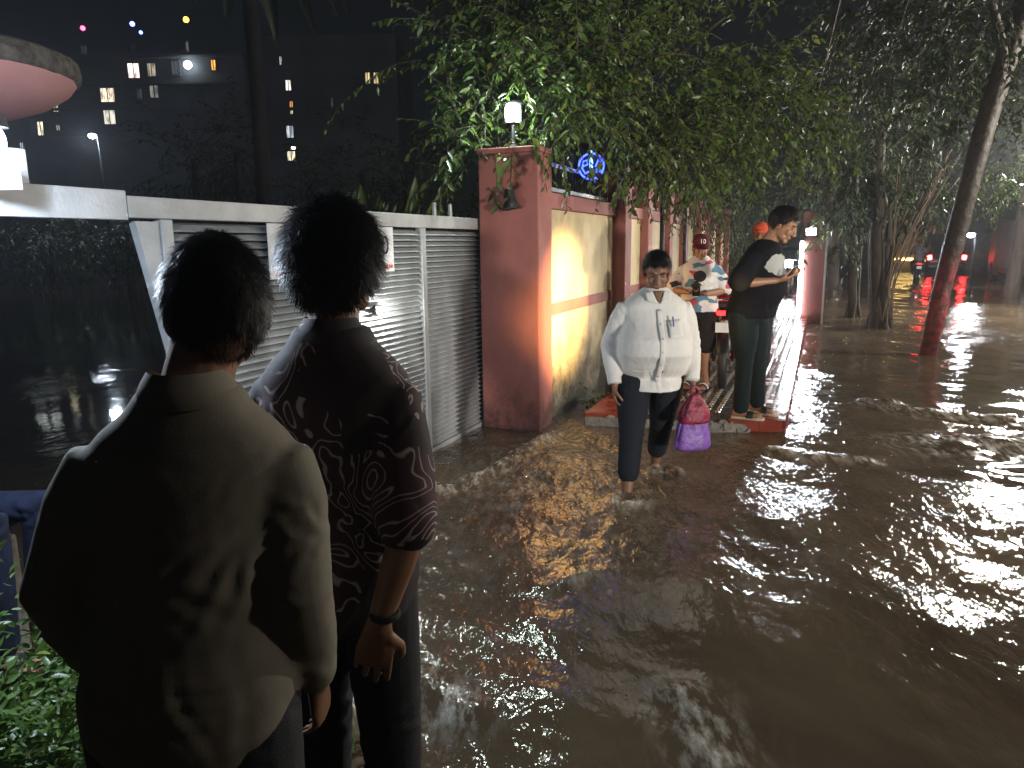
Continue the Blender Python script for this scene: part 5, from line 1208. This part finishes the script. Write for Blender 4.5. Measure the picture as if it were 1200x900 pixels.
# 5 tall man in black tee with phone torch
def black_tee():
    m, nt, b = nt_new('black_tee'); L = nt.links.new; tc = nt.nodes.new('ShaderNodeTexCoord')
    sx = nt.nodes.new('ShaderNodeMapping'); sx.inputs['Location'].default_value = (-.04*5.5, 0, -1.31*9.5); sx.inputs['Scale'].default_value = (5.5, 0, 9.5); L(tc.outputs['Object'], sx.inputs[0])
    n = nt.nodes.new('ShaderNodeTexNoise'); n.inputs['Scale'].default_value = 16; n.inputs['Detail'].default_value = 4; L(tc.outputs['Object'], n.inputs['Vector'])
    ln = nt.nodes.new('ShaderNodeVectorMath'); ln.operation = 'LENGTH'; L(sx.outputs[0], ln.inputs[0])
    ad = nt.nodes.new('ShaderNodeMath'); ad.operation = 'MULTIPLY_ADD'; ad.inputs[1].default_value = .55; L(n.outputs['Fac'], ad.inputs[0]); L(ln.outputs['Value'], ad.inputs[2])
    lt = nt.nodes.new('ShaderNodeMath'); lt.operation = 'LESS_THAN'; lt.inputs[1].default_value = 1.15; L(ad.outputs[0], lt.inputs[0])
    sp = nt.nodes.new('ShaderNodeSeparateXYZ'); L(tc.outputs['Object'], sp.inputs[0]); gt = nt.nodes.new('ShaderNodeMath'); gt.operation = 'GREATER_THAN'; gt.inputs[1].default_value = 0.05; L(sp.outputs['Y'], gt.inputs[0])
    ml = nt.nodes.new('ShaderNodeMath'); ml.operation = 'MULTIPLY'; L(lt.outputs[0], ml.inputs[0]); L(gt.outputs[0], ml.inputs[1])
    mx = nt.nodes.new('ShaderNodeMix'); mx.data_type = 'RGBA'; L(ml.outputs[0], mx.inputs[0]); mx.inputs[6].default_value = (.007, .007, .010, 1); mx.inputs[7].default_value = (.30, .30, .29, 1); L(mx.outputs[2], b.inputs['Base Color']); b.inputs['Roughness'].default_value = .95; b.inputs['Specular IOR Level'].default_value = .1; return m
P5L = Vector((2.04, 6.36, .118)); P5R = R(-128)
p5, Mh5, hs5, nb5 = person(tuple(P5L), P5R, 'tall man in black T-shirt and dark trousers looking at his phone', H=1.80, sh=.22, g=1.32, belly=.06, lean=.13, hk=1.08, hz=.91,
    arms={1: ((.33, .02, 1.17), (.14, .27, 1.19)), -1: ((-.30, .06, 1.18), (-.06, .30, 1.22))}, legs={1: ((.12, .03, .50), (.13, .02, .085)), -1: ((-.12, .06, .50), (-.16, .06, .085))}, head=(R(8), R(-30), 0), hoff=(0, .07),
    hands={1: ((-.6, .7, .15), (-.5, 0, 1), .6), -1: ((.5, .7, .15), (.5, 0, 1), .6)}, shirt=black_tee(), sleeve='elbow', hem=.485, trousers=cloth('dark_teal_trousers', (.005, .013, .015)), tlen='long', hair=(.026, 8000, .02), shoes=(mat('pale_sole', (.42, .36, .27), .7), M['dark_rubber']), wr=.009, loose=1.4, feety=(R(12), R(-8)))
RW = Matrix.Rotation(P5R, 4, 'Z'); pw = RW @ Vector((0.02, .37, 1.28))+P5L
ph = empty('phone', tuple(pw), 0, 'phone with its torch lit held by the man in black', 'phone'); ph.rotation_euler = (R(35), 0, P5R)
MB().box((0, 0, 0), (.075, .15, .009)).build('case', M['dark_rubber'], ph, bevel=.003); MB().box((0, 0, .0052), (.068, .142, .001)).build('screen', emit('cool_screen', (.7, .82, 1), 2.0), ph)
MB().ball((.02, .06, -.008), .012).build('torch', emit('torch_glow', (.85, .93, 1), 160), ph, smooth=True)
TORCH = pw+RW @ Vector((.02, .08, -.0))
# 6 man hidden behind him, orange cap
p6, Mh6, hs6, nb6 = person(tuple(W(3.15, 1.56, .118)), R(150), 'man in an orange cap standing behind the man in black', H=1.72, arms={1: ((.25, 0, 1.1), (.24, .1, .86)), -1: ((-.25, 0, 1.1), (-.24, .1, .86))}, legs={1: ((.1, 0, .47), (.1, 0, .085)), -1: ((-.1, 0, .47), (-.1, 0, .085))},
    shirt=cloth('dark_shirt', (.02, .02, .022)), sleeve='elbow', trousers=M['black_cloth'], hair=(.008, 0), shoes=(M['dark_rubber'], M['dark_rubber']), vox=.008)
cap(p6, Mh6, hs6*1.04, cloth('orange_cap', (.62, .10, .045)))
# 7 seated person cut by the left edge of the frame
P7 = Vector((-2.24, 2.62, -.25))
p7, _, _, nb7 = person(tuple(P7), R(-97), 'seated person in blue jeans cut off by the left edge', H=1.68, lean=-.05, arms={1: ((.25, -.08, 1.06), (.20, .12, 1.03)), -1: ((-.25, -.08, 1.06), (-.18, .13, 1.00))}, legs={1: ((.12, .42, .92), (.13, .40, .46)), -1: ((-.12, .42, .92), (-.13, .40, .46))},
    hands={1: ((-.1, 1, -.25), (0, 0, -1), .3)}, skin='skin_pale', shirt=cloth('dark_top', (.02, .02, .03)), sleeve='elbow', trousers=cloth('blue_jeans', (.013, .019, .046), .4, 20), tlen='long', hair=(.012, 0), shoes=(M['dark_rubber'], M['dark_rubber']), vox=.007)
o = MB().box((0, 0, .21), (.45, .40, .60)).build('stone_block', M['concrete'], loc=(-2.22, 2.62, .0), bevel=.02); tag(o, 'rough concrete block the seated person sits on', 'block')
# ------------------------------------------------------------------ vehicles, stalls, far things
def motorbike(loc, rz, label, tank=(.28, .012, .015), group=None, head_on=False):
    """rear at -y, front at +y; ground at z = 0"""
    o = empty('motorbike', loc, rz, label, 'motorbike', group)
    tankm = mat('tank_paint', tank, .2, spec=.6)
    for y in (-.64, .64):
        w = MB().torus((0, y, .30), .255, .052, 'X', 36, 10, .95).build('wheel', M['dark_rubber'], o, smooth=True)
        mb = MB(); mb.torus((0, y, .30), .205, .012, 'X', 30, 8, 1.6)
        for k in range(6):
            a = k*math.pi/3; mb.tube([(0, y, .30), (0, y+.20*math.cos(a), .30+.20*math.sin(a))], .012, 6)
        mb.lathe((0, y, .30), [(0, -.06), (.045, -.06), (.045, .06), (0, .06)], 'X', 14); mb.build('rim', M['chrome'], w, smooth=True)
        MB().lathe((.07 if y < 0 else .065, y, .30), [(0, -.006), (.10, -.006), (.10, .006), (0, .006)], 'X', 20).build('brake_disc', M['chrome'], w)
        mb = MB(); vs = []; fs = []; n = 14
        for i in range(n):
            a = R(20+(110 if y > 0 else 120)*i/(n-1)) if y > 0 else R(40+120*i/(n-1))
            for x, dr in ((-.065, -.02), (-.04, .01), (.04, .01), (.065, -.02)): vs.append((x, y+(.335+dr)*math.cos(a), .30+(.335+dr)*math.sin(a)))
        for i in range(n-1):
            for j in range(3): fs.append((i*4+j, i*4+j+1, (i+1)*4+j+1, (i+1)*4+j))
        mb.add(vs, fs).build('mudguard', tankm if y > 0 else M['dark_metal'], o, smooth=True)
    mb = MB()
    for x in (-.09, .09): mb.tube([(x, .64, .30), (x, .46, .80), (x*.9, .42, .95)], .022, 10)
    mb.build('front_fork', M['chrome'], o, smooth=True)
    mb = MB(); mb.tube([(0, .42, .88), (0, .18, .55), (0, .1, .32), (0, -.25, .30), (0, -.30, .62)], .024, 8); mb.tube([(0, .40, .82), (0, 0, .74), (0, -.35, .70), (0, -.72, .78)], .02, 8)
    for x in (-.10, .10): mb.tube([(x*.6, -.2, .34), (x, -.64, .30)], .018, 8); mb.tube([(x, -.62, .32), (x, -.42, .68)], .026, 10)
    mb.build('frame', M['dark_metal'], o, smooth=True)
    mb = MB(); mb.box((0, .08, .40), (.22, .30, .20)); mb.lathe((0, .16, .50), [(.07, 0), (.075, .02), (.06, .03), (.075, .05), (.06, .06), (.075, .08), (.06, .09), (.07, .12), (0, .13)], rot=Matrix.Rotation(R(-25), 3, 'X')); mb.lathe((.11, .05, .38), [(0, .04), (.085, .04), (.095, 0)], 'X', 18); mb.build('engine', mat('engine_alloy', (.3, .3, .3), .35, .9), o, bevel=.01)
    me = remesh(MB().ball((0, .16, .83), (.135, .26, .115)).ball((0, .30, .86), (.12, .12, .10)), .016, 6); link('fuel_tank', me, tankm, o, fix=False)
    me = remesh(MB().rtube([(0, -.02, .80), (0, -.30, .80), (0, -.66, .87)], [(.13, .05), (.13, .055), (.10, .04)], 14, flat=(1, 0, 0)), .014, 5); link('seat', me, M['dark_rubber'], o, fix=False)
    for x in (-1, 1):
        mb = MB(); mb.rtube([(x*.10, -.20, .66), (x*.11, -.5, .72), (x*.06, -.78, .82)], [(.07, .02), (.06, .02), (.03, .015)], 10, flat=(0, .3, 1)); mb.build('side_panel', tankm, o, smooth=True)
        mb = MB(); mb.tube([(x*.05, .42, .97), (x*.20, .40, 1.02), (x*.36, .30, 1.02)], .012, 8); mb.tube([(x*.26, .355, 1.02), (x*.37, .295, 1.02)], .019, 8); hb = mb.build('handlebar', M['dark_rubber'], o, smooth=True)
        mb = MB(); mb.tube([(x*.22, .38, 1.03), (x*.27, .40, 1.12), (x*.33, .40, 1.19)], .006, 6); mb.ball((x*.36, .40, 1.23), (.06, .018, .038)); mb.build('mirror', M['dark_rubber'], hb, smooth=True)
        MB().ball((x*.15, -.74, .79), (.035, .025, .018)).build('indicator', mat('amber_lens', (.5, .16, .02), .2), o, smooth=True)
    MB().rtube([(-.06, -.80, .80), (.06, -.80, .80)], [(.03, .025), (.03, .025)], 10).build('tail_light', emit('bike_tail', (1, .02, .02), 5) if not head_on else mat('red_lens', (.4, .01, .01), .2), o, smooth=True)
    mb = MB(); mb.tube([(-.13, -.40, .86), (-.13, -.78, .93), (0, -.84, .94), (.13, -.78, .93), (.13, -.40, .86)], .012, 8); mb.build('grab_rail', M['chrome'], o, smooth=True)
    mb = MB(); mb.tube([(.10, .22, .42), (.13, .20, .26), (.14, -.1, .24)], .018, 8); mb.rtube([(.145, -.1, .25), (.15, -.5, .32), (.155, -.74, .38)], [.035, .045, .042], 12); mb.build('exhaust', M['chrome'], o, smooth=True)
    MB().lathe((0, .50, .92), [(0, -.07), (.08, -.05), (.095, .04), (.0, .055)], 'Y', 18).build('headlight', emit('bike_head', (.9, .95, 1), 900) if head_on else mat('lamp_glass', (.5, .5, .5), .1), o, smooth=True)
    mb = MB(); mb.box((0, -.86, .66), (.17, .006, .10)); mb.build('number_plate', M['white_paint'], o)
    return o
motorbike(tuple(W(2.55, 1.26, .118)), SR+R(6), 'red and black motorbike parked on the footpath behind the men')
motorbike(tuple(W(16.5, 1.42, .118)), SR+R(178), 'motorbike with dazzling headlight coming along the footpath', (.05, .05, .06), None, True)

# flooded car with lit tail lights
def car(loc, rz, label, col):
    o = empty('car', loc, rz, label, 'car'); pm = mat('car_paint', col, .25, spec=.6); gm_ = mat('car_glass', (.01, .012, .015), .05)
    sec = [(-2.0, .35, .72, .80), (-1.95, .30, 1.0, .84), (-1.45, .25, 1.06, .86), (0, .22, 1.02, .87), (1.3, .25, .95, .86), (1.9, .3, .78, .80), (2.0, .38, .62, .7)]
    vs = []; fs = []; n = 16
    for (y, z0, z1, w) in sec:
        for k in range(n):
            a = 2*math.pi*k/n; c, s = math.cos(a), math.sin(a); vs.append((w*math.copysign(abs(c)**.4, c), y, (z0+z1)/2+(z1-z0)/2*math.copysign(abs(s)**.5, s)))
    for i in range(len(sec)-1):
        for k in range(n): fs.append((i*n+k, i*n+(k+1) % n, (i+1)*n+(k+1) % n, (i+1)*n+k))
    fs.append(tuple(range(n))); fs.append(tuple(reversed([(len(sec)-1)*n+k for k in range(n)]))); MB().add(vs, fs).build('body', pm, o, smooth=True)
    vs = []; fs = []; cab = [(-1.9, .99, .72, 0), (-1.55, 1.50, .58, 1), (0.1, 1.54, .60, 1), (.9, 1.0, .72, 0)]
    prof = [(-1.93, 1.0), (-1.5, 1.49), (.15, 1.53), (1.05, 1.0)]
    for sx in (-1, 1):
        for (y, z) in prof: vs.append((sx*(.78 if z < 1.1 else .60), y, z))
    fs = [(0, 1, 2, 3), (7, 6, 5, 4), (0, 4, 5, 1), (1, 5, 6, 2), (2, 6, 7, 3)]; MB().add(vs, fs).build('cabin', pm, o, bevel=.05)
    MB().box((0, 0, 0), (1.12, .012, .46)).build('rear_window', gm_, o, loc=None).matrix_local = Matrix.Translation((0, -1.745, 1.26)) @ Matrix.Rotation(R(-41), 4, 'X')
    for sx in (-1, 1):
        MB().add([(sx*.80, -1.5, 1.03), (sx*.64, -1.3, 1.42), (sx*.64, .05, 1.45), (sx*.80, .85, 1.03)], [(0, 1, 2, 3)]).build('side_window', gm_, o)
        MB().rtube([(sx*.70, -1.965, .80), (sx*.74, -1.955, .98)], [(.11, .03), (.10, .03)], 10, flat=(1, 0, 0)).build('tail_light', emit('car_tail', (1, .03, .03), 45, True), o, smooth=True)
        for y in (-1.3, 1.3):
            w = MB().torus((sx*.78, y, .31), .22, .09, 'X', 28, 10).build('wheel', M['dark_rubber'], o, smooth=True); MB().lathe((sx*.80, y, .31), [(0, -.03), (.17, -.03), (.18, .03), (0, .05)], 'X', 18).build('rim', M['chrome'], w)
    MB().box((0, -2.0, .70), (.5, .01, .12)).build('number_plate', M['white_paint'], o); MB().box((0, -2.0, .48), (1.5, .08, .16)).build('bumper', M['dark_metal'], o, bevel=.03)
    return o
CY = 36.0; cc = at(1110, 300, CY)
car((cc.x+.81, CY+1.83, -.12), R(-24), 'dark red car with lit tail lights in the flooded road', (.10, .012, .014))
mb_ = motorbike(tuple(Vector((at(1076, 300, 30).x, 30, -.1))), R(-24), 'motorbike with rider seen from behind left of the red car', (.05, .05, .05))
p8, Mh8, hs8, nb8 = person(tuple(Vector((at(1076, 300, 30).x-.02, 29.9, .0))), R(-24), 'rider sitting on the far motorbike by the red car', H=1.68, lean=.08, arms={1: ((.26, .2, 1.1), (.28, .42, 1.02)), -1: ((-.26, .2, 1.1), (-.28, .42, 1.02))}, legs={1: ((.2, .32, .72), (.16, .2, .35)), -1: ((-.2, .32, .72), (-.16, .2, .35))},
   shirt=cloth('grey_shirt', (.12, .11, .11)), sleeve='elbow', trousers=M['black_cloth'], hair=(.012, 0), shoes=(M['dark_rubber'], M['dark_rubber']), vox=.010)
# roadside stall glowing yellow left of the car
sp_ = Vector((at(1062, 300, 40).x, 40, 0)); st = empty('roadside_stall', tuple(sp_), R(-24), 'small stall lit yellow behind the hanging roots', 'stall')
MB().box((0, .6, 1.0), (1.6, 1.2, 2.2)).build('wall', mat('yellow_paint', (.55, .36, .10), .7, var=.3), st); MB().box((0, .3, 2.25), (2.0, 2.0, .08)).build('roof', mat('red_sheet', (.35, .05, .04), .6), st)
MB().box((0, -.1, .55), (1.5, .25, .9)).build('counter', mat('ochre_counter', (.5, .3, .07), .6, var=.3), st, bevel=.01)
MB().rtube([(-.6, -.24, .62), (.6, -.24, .62)], [.06, .06], 8).build('tube_lamp', emit('stall_lamp_glow', (1, .68, .22), 9), st, smooth=True)
# umbrella with tail light red in its cloth colour, low wall and shack across the road
up = Vector((at(1088, 300, 39).x, 39, 0)); um = empty('market_umbrella', tuple(up), 0, 'umbrella above the dark red car with tail light red put in its colour', 'umbrella')
MB().lathe((0, 0, 1.9), [(1.15, 0), (1.1, .02), (.6, .35), (0, .6)], seg=10).build('canopy', mat('tail_red_cloth', (.30, .03, .03), .8), um); MB().tube([(0, 0, -.2), (0, 0, 2.5)], .025, 8).build('pole', M['dark_metal'], um)
lw = empty('compound_wall', tuple(Vector((at(1163, 300, 40).x, 40, 0))), R(-8), 'low wall with ochre band right of the leaning tree', 'wall')
MB().box((0, 0, .85), (3.6, .25, 2.0)).build('panel', mat('grey_wall', (.20, .17, .15), .9, var=.4, vscale=3), lw); MB().box((0, -.14, .85), (3.58, .03, .45)).build('band', mat('ochre_band', (.40, .20, .08), .8, var=.4, vscale=2), lw)
MB().box((0, 0, 1.88), (3.7, .32, .08)).build('coping', M['concrete'], lw)
sk = empty('roadside_shack', tuple(Vector((at(1196, 300, 33).x, 33, 0))), R(-8), 'dim wooden shack with sheet roof at the right edge of the road', 'shack')
MB().box((.6, .8, 1.1), (2.2, 1.4, 2.4)).build('wall', mat('old_planks', (.16, .12, .09), .85, var=.5, vscale=5, stretch=(4, 1, .4)), sk); MB().box((.6, .4, 2.42), (2.8, 2.4, .06)).build('roof', M['concrete'], sk)
for x in (-.55, .1): MB().tube([(x, -.3, -.2), (x, -.3, 2.38)], .06, 8).build('post', M['bark'], sk, smooth=True)
MB().box((-.1, .09, 1.3), (.7, .02, .9)).build('poster', mat('faded_poster', (.45, .42, .36), .7, var=.6, vscale=4), sk)
glow_light('shack_light', 1193, 264, 31, (.85, .92, 1), 30, .09, 'small white lamp on the shack at the right edge')
street_light(1138, 276, 26, 'bright white lamp beside the leaning trunk far down the road', 160, (.88, .92, 1.0), r=.12)
tr = empty('parked_truck', tuple(Vector((at(1240, 300, 27).x, 28, -.1))), R(-24), 'dim parked truck mostly beyond the right edge', 'truck')
MB().box((0, 0, 1.5), (2.2, 4.0, 1.8)).build('cargo_box', mat('truck_box', (.2, .2, .2), .6, var=.3), tr, bevel=.04); MB().box((0, 2.9, 1.2), (2.1, 1.6, 1.9)).build('cab', mat('truck_cab', (.25, .12, .04), .4), tr, bevel=.12); MB().box((0, .6, .5), (1.9, 6.0, .2)).build('chassis', M['dark_metal'], tr)
for x in (-.95, .95):
    for y in (-1.2, 2.8): MB().torus((x, y, .42), .30, .13, 'X', 24, 10).build('wheel', M['dark_rubber'], tr, smooth=True)

# ------------------------------------------------------------------ lights of the place and added fills
lamp('gate_light_source', 'POINT', tuple(GLP+Vector((0.0, -.07, -.02))), (.70, .83, 1.0), 130, .04)
lamp('lantern_source', 'POINT', tuple(LP+Vector((0, -.10, .28))), (.80, 1.0, .90), 48, .07)
lamp('torch_source', 'SPOT', tuple(TORCH), (.88, .94, 1.0), 12, .01, tuple(TORCH+Vector((.9, .55, -.25))), 120, .6)
lamp('floodlight_source', 'SPOT', tuple(W(9.80, 1.98, 1.80)), (.85, .92, 1.0), 260, .06, tuple(W(2.0, 1.6, 0.2)), 110, .6)
# street lamp just outside the right edge
SL = at(1225, 150, 15.5)
s_ = empty('street_light', (SL.x, SL.y, 0), 0, 'street lamp just outside the right edge of the frame', 'street lamp')
MB().tube([(.9, .2, -.2), (.9, .2, SL.z+.1), (.6, .15, SL.z+.3), (0, 0, SL.z+.12)], [.07, .055, .04, .03], 10).build('pole', M['dark_metal'], s_, smooth=True)
MB().box((0, 0, SL.z+.06), (.30, .5, .07)).build('housing', M['dark_metal'], s_, bevel=.015); MB().box((0, 0, SL.z+.015), (.24, .42, .02)).build('lens', emit('led_glow', (1, .97, .9), 900), s_)
lamp('street_light_source', 'POINT', (SL.x, SL.y-.1, SL.z-.10), (1.0, .95, .86), 2600, .16)
# second street lamp farther right, lights the gate and wall from the side
lamp('side_street_light_source', 'POINT', (10.6, 8.9, 4.2), (1.0, .94, .82), 1900, .12)
# headlamps of a vehicle waiting at the right behind the photographer
HL = Vector((4.6, -1.6, .95))
lamp('headlamp_source', 'SPOT', (5.6, 0.2, .9), (1.0, .66, .28), 27000, .05, tuple(W(.72, 0, 1.0)), 11.2, .9)
lamp('headlamp_spill', 'SPOT', tuple(HL+Vector((.9, 0, 0))), (1.0, .93, .84), 2300, .30, (1.6, 7.2, 1.9), 62, .9)
lamp('yard_source', 'POINT', tuple(at(108, 160, 34)+Vector((0, -.4, -.2))), (.75, .88, 1), 700, .2)
lamp('right_fill_source', 'POINT', (7.2, 1.7, 3.6), (1.0, .93, .82), 420, .2)  # added fill from the right for the near men's sides
lamp('far_street_light_source', 'POINT', tuple(at(1138, 276, 26)+Vector((0, -.15, -.1))), (.9, .94, 1.0), 160, .1)
lamp('tree_fill_source', 'SPOT', tuple(HL+Vector((.9, 0, .02))), (1.0, .93, .72), 1600, .12, (1.9, 7.6, 3.6), 36, .8)  # added fill aimed up at the tree crown, apart from the headlamps
GL2 = W(-1.66, GV+.06, 1.20)  # light added for a bright point beside the slim man's neck
g2 = empty('gate_lamp', tuple(GL2), SR, 'tiny bright light point added on the gate beside the neck of the slim man', 'lamp')
MB().box((-.01, 0, 0), (.03, .09, .06)).build('housing', M['dark_metal'], g2, bevel=.005); MB().ball((.012, 0, 0), (.012, .032, .02)).build('lens', emit('gate_lamp_glow', (1, 1, .95), 120), g2, smooth=True)
lamp('gate_point_source', 'POINT', tuple(GL2+V*.06), (1, 1, .92), 22, .02)
